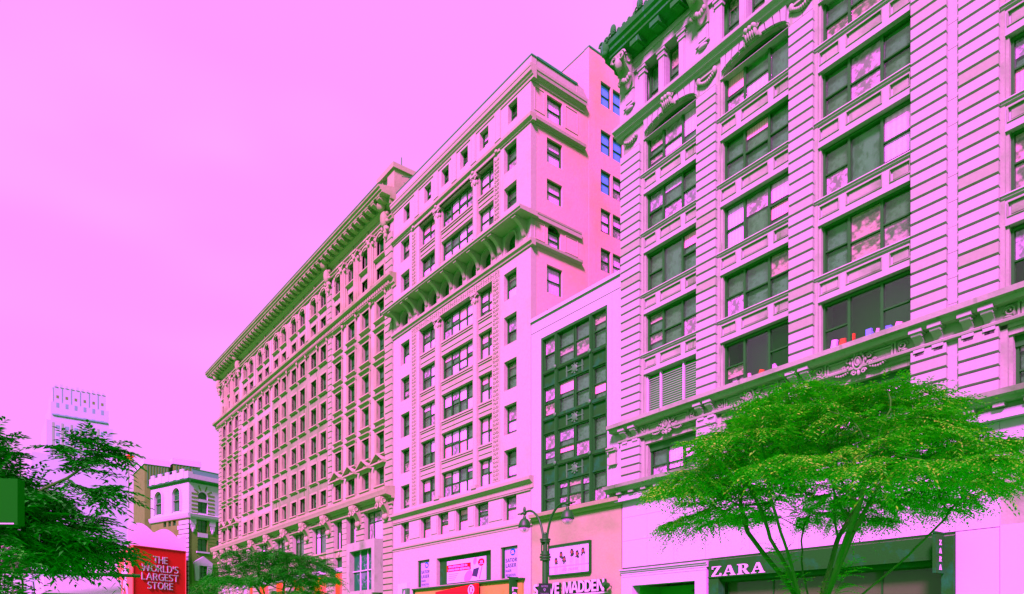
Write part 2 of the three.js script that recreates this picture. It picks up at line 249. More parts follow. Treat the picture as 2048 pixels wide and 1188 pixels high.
// ---------------------------------------------------------------- limestone loft building on the right (own axes: x along its front, z towards the street)
{
  const o = thing('loft_building', 'tall pale limestone loft building with rusticated piers, arched top windows and green copper cornice', 'building');
  const ST = M.limestone, piers = [[0.1, 1.6], [5.59, 6.8], [10.84, 12.01], [16.13, 17.41], [17.83, 19.13], [23.3, 24.6]], bays = [[1.6, 5.59], [6.8, 10.84], [12.01, 16.13], [19.13, 23.3]];
  const sills = [27.53, 24.22, 20.8, 17.43], heads = [29.55, 26.4, 23.03, 19.65, 16.22], P = 0.2;
  const STV = [[0.9, 0.97, 0.85], [0.78, 0.95, 0.68]].map((c) => { const m = ST.clone(); m.color.setRGB(...c); return m; });
  // piers: blocks with a sunk joint between them, each block its own stone
  const blockCache = {};
  function stone(x0, x1, y, h, z = P) {
    const w = x1 - x0, key = w.toFixed(2) + h.toFixed(2), c = 0.05;
    const g = blockCache[key] ??= metricUV(prof([[-0.35, 0], [z - 0.12, 0], [z, 0.05], [z, h - 0.012], [z - 0.02, h], [-0.35, h]], 0, w)); g.userData.keep = true;
    const k = R0(), m = part(o, 'stone_block', g, k < 0.74 ? ST : k < 0.92 ? STV[0] : STV[1]); m.position.set(x0, y, 0); return m;
  }
  for (const [a, b] of piers) {
    part(o, 'pier', box(a + 0.1, b - 0.1, 13.8, 30.6, -0.6, P - 0.19), M.limestoneWorn);
    part(o, 'pier', box(a + 0.1, b - 0.1, 10.3, 12.78, -0.6, P - 0.19), M.limestoneWorn);
    for (let y = 13.92, i = 0; y < 29.3; y += 0.4811, i++) stone(a, b, y, 0.4311);
    for (let y = 10.42; y < 12.5; y += 0.4811) stone(a, b, y, 0.4311);
  }
  part(o, 'wall', box(17.41, 17.83, 10.3, 30.6, -0.6, 0.06), ST); // flat ashlar strip between the twin piers
  for (let y = 14.2, i = 0; y < 31; y += 0.96, i++) slab(o, 'stone_block', ST, 17.43, 17.81, y, y + 0.945, 0.0, 0.072 + 0.004 * (i % 3));
  for (const b of [box(-0.0, 0.1, 9.6, 36, -14, -0.1), box(0.1, 24.6, 29.5, 36, -14, -4.5), box(-0.0, 24.6, 36.01, 42, -14, -0.9), box(0, 24.6, 0, 9.5, -14, -4.1)]) part(o, 'wall', b, ST);
  part(o, 'interior', [box(0.1, 24.6, 10, 36, -2.4, -2.2), ...[10.4, 13.4, 16.9, 20.2, 23.6, 27, 30.2].map((y) => box(0.1, 24.6, y, y + 0.25, -2.2, -0.6)), ...[6.2, 11.4, 17.6].map((x) => box(x, x + 0.2, 10, 31, -2.2, -0.6))], M.darkInterior);
  // bays
  bays.forEach(([a, b], bi) => {
    const x0 = a + 0.14, x1 = b - 0.04;
    part(o, 'jamb', [box(a - 0.1, x0, 13.85, 30.6, -0.6, 0.03), box(x0, x0 + 0.1, 13.85, 29.5, -0.6, -0.07), box(b - 0.04, b + 0.1, 13.85, 30.6, -0.6, 0.03)], M.limestoneWorn);
    for (const s of sills) {                  // spandrel: sill moulding, three sunk panels, lintel
      const w = x1 - x0, st = [x0, x0 + 0.1, x0 + w * 0.24, x0 + w * 0.33, x0 + w * 0.7, x0 + w * 0.79, x1 - 0.08, x1], RZ = -0.07, sp = part(o, 'spandrel', [box(x0, x1, s - 1.13, s - 0.05, -0.55, RZ), box(x0, x1, s - 1.13, s - 0.8, RZ, 0), box(x0, x1, s - 0.3, s - 0.05, RZ, 0.0), ...[0, 2, 4, 6].map((i) => box(st[i], st[i + 1], s - 0.8, s - 0.3, RZ, 0)), box(x0, x1, s - 1.13, s - 1.08, 0, 0.03)], ST);
      for (const [p, q] of [[st[1], st[2]], [st[3], st[4]], [st[5], st[6]]]) part(sp, 'panel', [box(p + 0.08, q - 0.08, s - 0.73, s - 0.38, RZ, RZ + 0.025), box(p, q, s - 0.33, s - 0.3, RZ, 0.05), box(p, q, s - 0.83, s - 0.8, RZ, 0.04), box(p - 0.03, p, s - 0.83, s - 0.3, 0, 0.04), box(q, q + 0.03, s - 0.83, s - 0.3, 0, 0.04)], M.limestoneWorn);
      part(sp, 'sill', prof([[-0.35, s], [0.14, s - 0.02], [0.15, s - 0.07], [0.1, s - 0.09], [0.08, s - 0.15], [0.02, s - 0.2], [-0.35, s - 0.2]], a + 0.02, b - 0.0), ST);
    }
    const lights = [0.29, 0.38, 0.33];
    [[13.9, 16.24], [17.43, 19.67], [20.8, 23.05], [24.22, 26.42]].forEach(([y0, y1], k) => {
      const louvre = bi === 0 && k === 0;
      if (louvre) {
        const f = part(o, 'louvre_vent', [box(x0 + 0.12, x1, y0, y0 + 0.05, -0.3, -0.2), ...[0.28, 0.7].map((t) => box(x0 + (x1 - x0) * t, x0 + (x1 - x0) * t + 0.07, y0, y1, -0.3, -0.15)), box(x0 + 0.1, x0 + 0.16, y0, y1, -0.3, -0.15)], M.white);
        for (let i = 0; i < 17; i++) part(f, 'slat', box(x0 + 0.16, x1, y0 + 0.08 + i * 0.124, y0 + 0.108 + i * 0.124, -0.24, -0.21), M.slat);
        part(f, 'back_plate', box(x0 + 0.1, x1, y0, y1, -0.5, -0.45), M.darkInterior);
      } else {
        const dressy = k >= 2;
        windowUnit(o, { x0: x0 + 0.1, x1, y0, y1, z: -0.3, cols: lights, rails: [0.5, k % 2 ? 0.45 : 0, 0.5], fr: 0.09, mu: 0.11, mat: M.sash, glass: GLASS, d: 0.14, blind: { open: k === 0, p: k === 0 ? 0.12 : dressy ? 0.6 : 0.28, full: 0.35, mats: dressy ? [M.blind, M.blind, M.blindGrey, M.blindCream] : [M.blindDim, M.blindGrey, M.blindDim] } });
      }
    });
    // arched top window, voussoirs and keystone
    const cx = (x0 + 0.05 + x1) / 2, w = x1 - x0 - 0.05, rise = 0.62, y0 = 27.53, spring = 29.5;
    windowUnit(o, { x0: x0 + 0.1, x1, y0, y1: spring + rise - 0.1, arch: rise - 0.12, z: -0.32, cols: lights, rails: [0.45, 0.5, 0], fr: 0.1, mu: 0.11, glass: GLASS, d: 0.14, blind: { p: 0.7, full: 0.3, mats: [M.blindGrey, M.blindCream, M.blindDim, M.blind] } });
    part(o, 'wall', archedWall(a - 0.6, b + 0.6, spring - 0.04, 30.6, -0.5, 0.02, [{ cx, w, y0: spring - 0.02, spring, rise }]), ST);
    part(o, 'archivolt', archBand(cx, w - 0.16, spring, rise - 0.08, 0.08, -0.4, 0.0, 0.05), M.limestoneWorn);
    const n = 9; for (let i = 0; i < n; i++) {     // voussoirs
      if (i === 4) continue; const t0 = 0.12 + i / n * 0.76, t1 = 0.12 + (i + 1) / n * 0.76 - 0.012, s = new THREE.Shape(), q = (t) => [cx - w / 2 * Math.cos(Math.PI * t), spring + rise * Math.sin(Math.PI * t)], top = (t) => [cx - (w / 2 + 0.5) * Math.cos(Math.PI * (t - 0.5) * 0.72 + Math.PI / 2), 30.42];
      const A = q(t0), B = q(t1), C = top(t1), D = top(t0); s.moveTo(...A); s.lineTo(...B); s.lineTo(...C); s.lineTo(...D);
      part(o, 'voussoir', new THREE.ExtrudeGeometry(s, { depth: 0.14, bevelEnabled: false }).translate(0, 0, 0.015), ST);
    }
    const kg = []; for (let i = 0; i < 3; i++) kg.push(lump(cx + (i - 1) * 0.2, 30.5, 0.24, 0.14, 0.17, 0.26, 1)); for (let i = 0; i < 5; i++) kg.push(lump(cx + (i - 2) * 0.12, 30.3, 0.16, 0.075, 0.26, 0.24, 1), scroll(cx + (i - 2) * 0.13, 30.12, 0.22, 0.09, i % 2 ? 1 : -1)); for (const s of [-1, 1]) kg.push(scroll(cx + s * 0.34, 30.5, 0.22, 0.15, s), lump(cx + s * 0.42, 30.15, 0.08, 0.1, 0.2, 0.12));
    kg.push(box(cx - 0.36, cx + 0.36, 30.08, 30.5, 0.0, 0.17)); part(o, 'keystone', kg, M.limestoneWorn);
    const sg = []; for (let i = 0; i < 9; i++) { const t = i / 8; sg.push(lump(b + 0.2 + t * 0.8, 29.95 - 0.16 * Math.sin(t * Math.PI), 0.12, 0.07, 0.1, 0.12, 1)); } sg.push(lump(b + 0.1, 30.1, 0.12, 0.13, 0.2, 0.12), lump(b + 1.1, 30.1, 0.12, 0.13, 0.2, 0.12), box(b + 0.12, b + 1.1, 30.12, 30.2, 0.0, 0.14)); if (bi < 3) part(o, 'swag', sg, M.limestoneWorn);
  });
  part(o, 'swag', [...Array(7)].map((_, i) => lump(0.45 + i * 0.14, 29.95 - 0.14 * Math.sin(i / 6 * Math.PI), 0.14, 0.07, 0.1, 0.12, 1)), M.limestoneWorn);
  // band above the arches
  part(o, 'band_course', prof([[-0.3, 30.43], [0.12, 30.43], [0.16, 30.55], [0.3, 30.58], [0.34, 30.7], [0.52, 30.78], [0.54, 30.92], [0.4, 31.06], [-0.3, 31.1]], -0.28, 24.7), ST);
  // attic storey with pilasters
  for (let k = 0; k < 6; k++) {
    const a0 = k * 5.2 - 0.1, W0 = a0 + 1.7, W1 = a0 + 4.75, mid = (W0 + W1) / 2;
    for (const b of [box(a0, W0, 30.9, 33.6, -0.5, 0.05), box(W1, a0 + 5.2, 30.9, 33.6, -0.5, 0.05), box(mid - 0.22, mid + 0.22, 30.9, 33.6, -0.5, -0.02)]) part(o, 'wall', b, ST);
    for (const x of [W0 + 0.1, mid, W1 - 0.1]) part(o, 'pilaster', [box(x - 0.2, x + 0.2, 31.0, 33.15, -0.1, 0.09), box(x - 0.13, x + 0.13, 31.2, 33.05, 0.09, 0.12), box(x - 0.26, x + 0.26, 33.15, 33.25, -0.1, 0.15), box(x - 0.23, x + 0.23, 33.3, 33.42, -0.1, 0.12), box(x - 0.3, x + 0.3, 33.42, 33.56, -0.1, 0.18)], ST);
    for (const [p, q] of [[W0 + 0.3, mid - 0.2], [mid + 0.2, W1 - 0.3]]) windowUnit(o, { x0: p, x1: q, y0: 31.1, y1: 33.5, z: -0.4, rails: [0.42], fr: 0.08, glass: GLASS, blind: { p: 0.4, mats: [M.blindGrey, M.blindDim] } });
    // console carrying the cornice
    const c = a0 + 0.85; part(o, 'console', [...consoleGeo(c, 0.75, 34.5, 1.7, 1.0, 0.05), ...[...Array(8)].map((_, i) => lump(c - 0.4 + i * 0.115, 33.2 + 0.1 * Math.sin(i), 0.5, 0.1, 0.16, 0.14, 1)), scroll(c - 0.3, 34.2, 1.0, 0.26, -1), scroll(c + 0.3, 34.2, 1.0, 0.26, 1), lump(c, 33.9, 0.95, 0.22, 0.36, 0.25, 1)], M.limestoneWorn);
    part(o, 'bracket_panel', [box(c - 0.33, c + 0.33, 31.95, 32.75, 0.05, 0.12), box(c - 0.24, c + 0.24, 32.1, 32.65, 0.12, 0.16), box(c - 0.42, c + 0.42, 31.88, 31.97, 0.05, 0.2), lump(c, 31.78, 0.12, 0.3, 0.12, 0.12, 1)], ST);
  }
  part(o, 'frieze', [box(0, 24.6, 33.56, 34.3, -0.5, 0.2), box(-0.05, 24.65, 33.95, 34.06, 0.2, 0.27)], ST);
  // copper cornice
  const cor = part(o, 'cornice', [prof([[-0.5, 34.3], [0.3, 34.32], [0.34, 34.5], [1.05, 34.62], [1.05, 34.78], [1.2, 34.86], [1.22, 35.02], [1.34, 35.1], [1.36, 35.32], [1.2, 35.36], [-0.5, 35.5]], -0.28, 24.9)], M.copper);
  for (let i = 0; i < 17; i++) part(cor, 'modillion', [box(0.5 + i * 1.45 - 0.32, 0.5 + i * 1.45 + 0.32, 34.3, 34.66, 0.28, 0.98), box(0.5 + i * 1.45 - 0.2, 0.5 + i * 1.45 + 0.2, 34.22, 34.3, 0.4, 0.9)], M.copper);
  part(cor, 'cresting', [box(-0.25, 24.9, 35.36, 35.62, 1.1, 1.2), ...[...Array(60)].map((_, i) => lump(0.1 + i * 0.41, 35.68, 1.15, 0.13, 0.11, 0.07, 0))], M.copper);
  for (let i = 0; i < 12; i++) part(cor, 'acroterion', [lump(0.55 + i * 2.05, 35.85, 1.2, 0.2, 0.32, 0.14, 1), scroll(0.4 + i * 2.05, 35.6, 1.28, 0.14, -1), scroll(0.7 + i * 2.05, 35.6, 1.28, 0.14, 1)], M.copper);
  part(cor, 'mask', [lump(0.0, 35.1, 1.3, 0.3, 0.42, 0.24, 2), scroll(-0.2, 35.35, 1.4, 0.2, -1), scroll(0.2, 35.35, 1.4, 0.2, 1), lump(0, 34.8, 1.35, 0.2, 0.2, 0.16, 1)], M.copper);
  // main ledge with consoles and cartouches
  part(o, 'ledge', prof([[-0.5, 13.42], [0.5, 13.42], [0.55, 13.58], [0.74, 13.62], [0.76, 13.82], [0.66, 13.86], [-0.5, 13.9]], -0.5, 24.9), M.limestoneWorn);
  part(o, 'frieze', [box(0, 24.6, 12.78, 13.48, -0.5, 0.12), prof([[0.1, 12.78], [0.26, 12.82], [0.28, 12.9], [0.18, 12.96], [0.1, 12.98]], -0.05, 24.7), box(0, 24.6, 12.64, 12.78, -0.5, 0.02)], M.limestoneWorn);
  for (const [a, b] of piers) for (const t of [0.25, 0.78]) {
    const c = a + (b - a) * t; part(o, 'console', [...consoleGeo(c, 0.34, 13.46, 0.55, 0.42, 0.12), box(c - 0.24, c + 0.24, 13.36, 13.5, 0.1, 0.58)], M.limestone);
    part(o, 'guttae_block', [box(c - 0.2, c + 0.2, 12.68, 12.8, 0.0, 0.25), box(c - 0.16, c + 0.16, 12.56, 12.68, 0.0, 0.2)], ST);
  }
  for (const [a, b] of bays) {
    const c = (a + b) / 2; part(o, 'cartouche', cartouche(c, 13.1, 2.5, 0.95, 0.12), M.limestoneWorn);
    part(o, 'frieze_panel', [...[0.45, 0.32].flatMap((t, i) => [box(c - 1.5 + i * 0.12, c + 1.5 - i * 0.12, 13.38 - i * 0.1, 13.44 - i * 0.1, 0.1, 0.2), box(c - 1.5 + i * 0.12, c - 1.43 + i * 0.12, 12.9, 13.38, 0.1, 0.2), box(c + 1.43 - i * 0.12, c + 1.5 - i * 0.12, 12.9, 13.38, 0.1, 0.2)])], M.limestoneWorn);
    for (const s of [-1, 1]) part(o, 'carved_scroll', [scroll(c + s * 1.75, 13.18, 0.16, 0.2, s, 1.6, 0.2), lump(c + s * 1.8, 13, 0.12, 0.16, 0.07, 0.1), lump(c + s * 1.62, 13.08, 0.12, 0.06, 0.14, 0.1)], M.limestoneWorn);
  }
  // storey under the ledge
  bays.forEach(([a, b], bi) => {
    part(o, 'jamb', [box(a - 0.1, a + 0.22, 10.2, 12.78, -0.6, 0.02), box(b - 0.1, b + 0.1, 10.2, 12.78, -0.6, 0.02), box(a + 0.22, a + 0.34, 10.2, 12.5, -0.6, -0.12), box(a + 0.22, b - 0.1, 12.4, 12.7, -0.6, -0.05)], M.limestoneWorn);
    windowUnit(o, { x0: a + 0.34, x1: b - 0.1, y0: 10.3, y1: 12.4, z: -0.42, cols: [0.33, 0.34, 0.33], rails: [0.4], fr: 0.1, mu: 0.12, glass: GLASS, blind: { p: 0.75, full: 0.1, mats: [M.blind, M.blindGrey, M.blind] } });
    part(o, 'transom_panel', box(a + 0.34, b - 0.1, 12.0, 12.4, -0.4, -0.3), M.sash);
  });
  part(o, 'lower_cornice', [prof([[-0.5, 9.75], [0.2, 9.75], [0.22, 9.92], [0.55, 9.96], [0.6, 10.08], [0.78, 10.14], [0.84, 10.32], [0.7, 10.36], [-0.5, 10.42]], -0.75, 24.9)], M.limestoneWorn);
  for (let i = 0; i < 26; i++) part(o, 'dentil_block', [box(0.05 + i * 0.95, 0.4 + i * 0.95, 9.8, 9.96, 0.2, 0.5), box(0.0 + i * 0.95, 0.45 + i * 0.95, 9.96, 10.0, 0.2, 0.56)], M.limestone);
  // shop front
  part(o, 'fascia', box(-0.3, 24.6, 9.42, 9.74, -0.5, 0.3), M.shopWhite);
  const pan = M.shopWhite, cols = [0.02, 1.95, 3.9, 6.0, 8.6, 11.2, 13.8, 16.4, 17.62, 19.08, 21.8, 24.6], rows = [5.62, 7.15, 8.5, 9.42];
  part(o, 'wall', box(0, 24.6, 5.5, 9.42, -0.6, -0.16), M.limestoneWorn);
  for (let i = 0; i + 1 < cols.length; i++) for (let j = 0; j + 1 < rows.length; j++) {
    if (cols[i] > 19 && j < 2) continue; slab(o, 'wall_panel', pan, cols[i] + 0.006, cols[i + 1] - 0.006, rows[j] + 0.006, rows[j + 1] - 0.006, -0.16, -0.05 + 0.002 * ((i * 7 + j * 3) % 3));
  }
  part(o, 'door_surround', [box(0.02, 0.86, 0, 5.2, -0.6, 0.02), box(5.36, 6.1, 0, 5.2, -0.6, 0.02), box(0.86, 5.36, 4.55, 5.2, -0.6, 0.02), prof([[-0.3, 5.2], [0.05, 5.2], [0.06, 5.3], [0.12, 5.32], [0.14, 5.4], [0.2, 5.42], [0.22, 5.5], [-0.3, 5.53]], -0.0, 6.2), prof([[0.0, 5.05], [0.05, 5.07], [0.05, 5.1], [0, 5.12]], 0.02, 6.1)], M.shopWhite);
  part(o, 'door', [box(0.86, 5.36, 0, 4.55, -2.3, -2.2), box(0.86, 0.98, 0, 4.55, -2.2, -0.6), box(2.9, 3.3, 0, 3.6, -2.2, -2.12)], M.darkInterior);
  part(o, 'wall', box(17.64, 19.07, 0, 5.6, -0.6, -0.06), M.shopWhite); part(o, 'wall', box(19.09, 24.6, 0, 5.66, -0.6, -0.06), M.shopWhite);
  windowUnit(o, { x0: 19.3, x1: 22.6, y0: 5.7, y1: 8.5, z: -0.3, cols: [1], rails: [0.5], fr: 0.12, mat: M.mullion, glass: glassMat(0.5, 0.72, 0.72, 0.1, 0.25) });
  // dark shop-front frame with its glass
  part(o, 'shop_frame', [box(6.31, 17.2, 4.62, 5.48, -0.4, 0.12), box(6.31, 6.92, 0, 4.62, -0.4, 0.12), box(17.2, 17.62, 0, 5.46, -0.4, 0.1), box(6.92, 17.2, 4.4, 4.62, -0.6, -0.08), box(6.31, 17.2, 4.6, 4.66, 0.12, 0.18)], M.steelGreen);
  const sw = part(o, 'shop_window', [box(6.92, 17.2, 0, 0.3, -0.7, -0.6), ...[6.95, 9.5, 12.1, 14.6, 17.1].map((x) => box(x, x + 0.06, 0.3, 4.4, -0.7, -0.6))], M.darkMetal);
  for (const [p, q] of [[7.01, 9.5], [9.56, 12.1], [12.16, 14.6], [14.66, 17.1]]) slab(sw, 'pane', glassMat(0.05, 0.42, 0.03, 0.5, 0.05), p, q, 0.3, 4.4, -0.66, -0.645);
  part(o, 'shop_interior', [box(6.4, 17.6, 0, 4.6, -4, -3.9), box(6.4, 17.6, 4.45, 4.6, -3.9, -0.7)], flat(0.025, 0.6, 0.015, 0.9));
  for (let i = 0; i < 16; i++) part(o, 'spotlight', [box(7.4 + i * 0.6, 7.52 + i * 0.6, 4.16, 4.44, -1.2, -1.1), box(7.4 + i * 0.6, 7.72 + i * 0.6, 4.08, 4.2, -1.22, -1.08)], M.darkMetal);
  o.position.set(-28.15, 0, 0); o.rotation.y = -(37.93 - 35.75) * Math.PI / 180;
  // signs fixed to it (same axes)
  const onFront = (t) => { t.position.copy(o.position); t.rotation.copy(o.rotation); return t; };
  const zs = onFront(thing('shop_sign', 'raised white ZARA letters on dark green shop fascia', 'shop sign'));
  letters(zs, 'ZARA', serifBold, 0.5, 0.06, M.white, (g, w) => g.scale(3.15 / w, 1, 1).translate(6.55, 4.66, 0.13), 1, 0.14);
  const bl = onFront(thing('blade_sign', 'narrow vertical dark blade sign reading ZARA beside right tree', 'shop sign'));
  part(bl, 'board', [box(17.18, 17.3, 4.05, 5.56, 0.1, 0.78), box(17.16, 17.32, 5.54, 5.6, 0.08, 0.82)], M.steelGreen);
  'ZARA'.split('').forEach((ch, i) => { const g = letter(ch, serifBold, 0.2, 0.02), b = g.boundingBox, w = b.max.x - b.min.x; g.translate(-b.min.x - w / 2, 0, 0).rotateY(Math.PI / 2).translate(17.31, 5.1 - i * 0.31, 0.44); part(bl, 'letter', g, M.white); });
  const num = onFront(thing('house_number', 'dark number 21 hung in recessed doorway left of shop front', 'number')); letters(num, '21', serifBold, 0.42, 0.04, M.darkMetal, (g) => g.translate(3.4, 3.85, -2.15));
  // goods standing in the show windows upstairs
  const gr = mulberry(5);
  for (const [a, b, y, lbl] of [[7.3, 10.5, 13.98, 'row of bright folded goods inside lowest window of second bay from corner'], [12.4, 15.9, 13.98, 'row of bright folded goods inside lowest window of third bay from corner']]) {
    const t = onFront(thing('window_goods', lbl, 'goods'));
    for (let i = 0; i < 9; i++) { const x = a + (b - a) * i / 9, h = 0.2 + gr() * 0.5; part(t, 'parcel', [box(-0.12, 0.12, -h * 0.5, h * 0.5, -0.06, 0.06).rotateZ((gr() - 0.5) * 0.7).translate(x + 0.16, y + h * 0.5, -0.56), lump(x + 0.22, y + h * 0.7, -0.6, 0.12, 0.1, 0.1, 0), box(x, x + 0.26, y - 0.05, y + h * 0.4, -0.75, -0.48)], pick([M.blind, M.white, M.orangeRed, M.blindGrey, flat(0.1, 0.5, 0.7, 0.8), M.blindCream], gr)); }
  }
}
// ---------------------------------------------------------------- low stucco building with the steel window wall
{
  const o = thing('narrow_building', 'narrow white stucco building with one tall green steel window grid above shoe shop', 'building');
  const L = -36.38, Rr = -28.2;
  part(o, 'wall', wallBoxes(L, Rr, 9.72, 22.7, -9, 0.0, [[-35.38, -29.3, 9.8, 21.35]]).map((g) => g), M.stucco);
  part(o, 'parapet', [box(L - 0.02, Rr, 22.7, 22.92, -9, 0.12), box(L, Rr, 21.95, 22.02, 0, 0.03)], M.stucco);
  part(o, 'corner_strip', box(-29.0, -28.9, 9.9, 21.9, 0, 0.025), M.stucco);
  part(o, 'interior', [box(-35.5, -29.2, 9.8, 21.4, -2.2, -2), ...[21.3, 18.4, 15.2, 12.1, 9.75].map((y) => box(-35.5, -29.2, y, y + 0.2, -2, -0.9))], flat(0.10, 0.6, 0.04, 0.95));
  const xs = [-35.33, -33.9, -32.3, -30.72, -29.36], rows = [[19.13, 21.26, 20.19], [16.04, 18.0, 16.98], [12.92, 14.95, 13.84], [9.86, 11.62, 10.67]];
  rows.forEach(([y0, y1, rail], k) => {
    for (let i = 0; i < 4; i++) {
      const last = k === 3 && (i === 1 || i === 2); if (last && i === 2) continue;
      if (last) windowUnit(o, { x0: xs[1] + 0.08, x1: xs[3] - 0.08, y0, y1, z: -0.22, cols: [0.28, 0.44, 0.28], rails: [(rail - y0) / (y1 - y0)], fr: 0.07, mu: 0.13, glass: GLASS, blind: { p: 0.6, mats: [M.blindGrey, M.blindDim] } });
      else windowUnit(o, { x0: xs[i] + (i === 2 ? 0.04 : 0.08), x1: xs[i + 1] - (i === 1 ? 0.04 : 0.08), y0, y1, z: -0.22, rails: [(rail - y0) / (y1 - y0)], fr: 0.055, glass: GLASS, blind: { p: 0.42, full: 0.3, mats: [M.blindGrey, M.blindDim, M.blindCream, M.blindDim] } });
    }
  });
  for (const x of [xs[1], xs[3]]) part(o, 'mullion', [box(x - 0.09, x + 0.09, 9.84, 21.3, -0.3, 0.02), box(x - 0.04, x + 0.04, 9.84, 21.3, 0.02, 0.07)], M.sash);
  part(o, 'frame', [box(-35.4, -35.24, 9.84, 21.3, -0.3, -0.02), box(-29.44, -29.28, 9.84, 21.3, -0.3, -0.02), box(-35.24, -29.44, 21.2, 21.36, -0.3, -0.02)], M.sash);
  for (const [y0, y1] of [[18.0, 19.13], [14.95, 16.04], [11.62, 12.92]]) {
    const s = part(o, 'spandrel', [box(-35.3, -29.4, y0, y1, -0.32, -0.2), box(-35.3, -29.4, y1 - 0.2, y1 - 0.02, -0.2, -0.04), box(-35.3, -29.4, y0 + 0.02, y0 + 0.12, -0.2, -0.1)], M.steelGreen);
    part(s, 'beading', [...Array(58)].map((_, i) => lump(-35.25 + i * 0.1, y1 - 0.24, -0.09, 0.035, 0.035, 0.035, 0)), M.sash);
    part(s, 'medallion', [lump(-32.3, (y0 + y1) / 2 - 0.05, -0.16, 0.26, 0.26, 0.09, 1), ...[...Array(8)].map((_, i) => lump(-32.3 + 0.3 * Math.cos(i * 0.785), (y0 + y1) / 2 - 0.05 + 0.3 * Math.sin(i * 0.785), -0.16, 0.08, 0.08, 0.06, 0)), box(-33.1, -31.5, (y0 + y1) / 2 - 0.08, (y0 + y1) / 2 - 0.02, -0.2, -0.14), box(-33.05, -32.98, y0 + 0.12, y1 - 0.28, -0.2, -0.12), box(-31.62, -31.55, y0 + 0.12, y1 - 0.28, -0.2, -0.12)], M.mullion);
    for (const x of [xs[1], xs[3]]) part(s, 'rosette', [lump(x, y1 - 0.1, 0.1, 0.13, 0.15, 0.08, 1)], M.mullion);
  }
  part(o, 'ledge', prof([[-0.3, 9.3], [0.16, 9.32], [0.18, 9.46], [0.4, 9.52], [0.44, 9.72], [0.3, 9.78], [-0.3, 9.82]], L + 0.2, Rr + 0.1), M.salmonStucco);
  part(o, 'shop_wall', box(L, Rr, 0, 9.32, -9, -0.05), M.salmonStucco);
  part(o, 'pilaster_capital', [box(-29.15, -28.45, 12.5, 12.62, 0, 0.28), box(-29.1, -28.5, 12.62, 12.7, 0, 0.36), box(-29.02, -28.5, 11.8, 12.5, 0, 0.14), box(-29.1, -28.45, 11.7, 11.8, 0, 0.2)], M.limestoneWorn);
  rebase(o, L, 0, 0);
  const bb = thing('billboard', 'wide white poster of long-haired women in pale clothes, above shoe shop letters', 'billboard');
  part(bb, 'frame', [box(-34.5, -30.66, 5.52, 5.62, -0.05, 0.16), box(-34.5, -30.66, 7.42, 7.52, -0.05, 0.16), box(-34.5, -34.44, 5.62, 7.42, -0.05, 0.16), box(-30.72, -30.66, 5.62, 7.42, -0.05, 0.16)], M.darkMetal);
  printed(bb, 'poster', canvasMat(768, 384, (c, w, h) => {
    c.fillStyle = '#8ccc98'; c.fillRect(0, 0, w, h); const r = mulberry(9);
    [[0.17, 0.5], [0.3, 0.3], [0.38, 0.47], [0.57, 0.25], [0.7, 0.33], [0.84, 0.26]].forEach(([u, v]) => {
      const x = u * w, y = v * h; c.fillStyle = '#80c08c'; c.beginPath(); c.moveTo(x - 34, h * 0.98); c.quadraticCurveTo(x - 56, y + 70, x - 22, y + 34); c.lineTo(x + 22, y + 34); c.quadraticCurveTo(x + 56, y + 70, x + 38, h * 0.98); c.fill();
      c.strokeStyle = '#4a8a5c'; c.lineWidth = 2; for (let i = 0; i < 6; i++) { c.beginPath(); c.moveTo(x - 30 + r() * 60, y + 50 + r() * 40); c.lineTo(x - 40 + r() * 80, y + 130 + r() * 60); c.stroke(); }
      c.fillStyle = '#065a0a'; c.beginPath(); c.ellipse(x, y, 30, 40, 0, 0, 7); c.fill(); for (let i = 0; i < 12; i++) { c.beginPath(); c.ellipse(x - 30 + r() * 60, y + 10 + r() * 50, 8, 18, r() * 3, 0, 7); c.fill(); } c.fillStyle = '#6a6a30'; c.beginPath(); c.ellipse(x - 2, y + 6, 15, 22, 0, 0, 7); c.fill();
    });
    c.fillStyle = '#2a7a50'; c.fillRect(0, h * 0.71, w, 14); c.fillStyle = '#d4e8da'; for (let i = 0; i < 46; i++) c.fillRect(8 + i * 16.5, h * 0.71 + 3, 9, 7);
    c.fillStyle = '#1c5a30'; c.font = '46px sans-serif'; c.textAlign = 'center'; c.fillText('(212) 256-0008', w * 0.52, h * 0.9);
  }), -34.44, -30.72, 5.62, 7.42, 0.06);
  rebase(bb, -32.6, 5.5, 0);
  const sg = thing('shop_sign', 'raised white STEVE MADDEN letters with dark sides on salmon wall', 'shop sign');
  letters(sg, 'STEVE MADDEN', sansBold, 0.72, 0.2, [M.white, M.darkMetal], (g, w) => g.scale(6.55 / w, 1, 1).translate(-35.85, 4.36, 0.05), 0.8, 0.14);
  part(sg, 'rail', box(-35.9, -29.2, 4.22, 4.3, -0.05, 0.2), M.white); rebase(sg, -35.9, 4.2, 0);
  const fl = thing('flood_lamp', 'small round dark flood lamp at right end of shoe shop letters', 'lamp'); part(fl, 'arm', tubeBetween(new THREE.Vector3(-28.95, 4.6, 0), new THREE.Vector3(-28.95, 4.66, 0.4), 0.03, 0.03), M.darkMetal); part(fl, 'head', new THREE.CylinderGeometry(0.16, 0.22, 0.3, 12).rotateX(1.1).translate(-28.95, 4.66, 0.5), M.darkMetal); rebase(fl, -28.95, 4.6, 0);
}
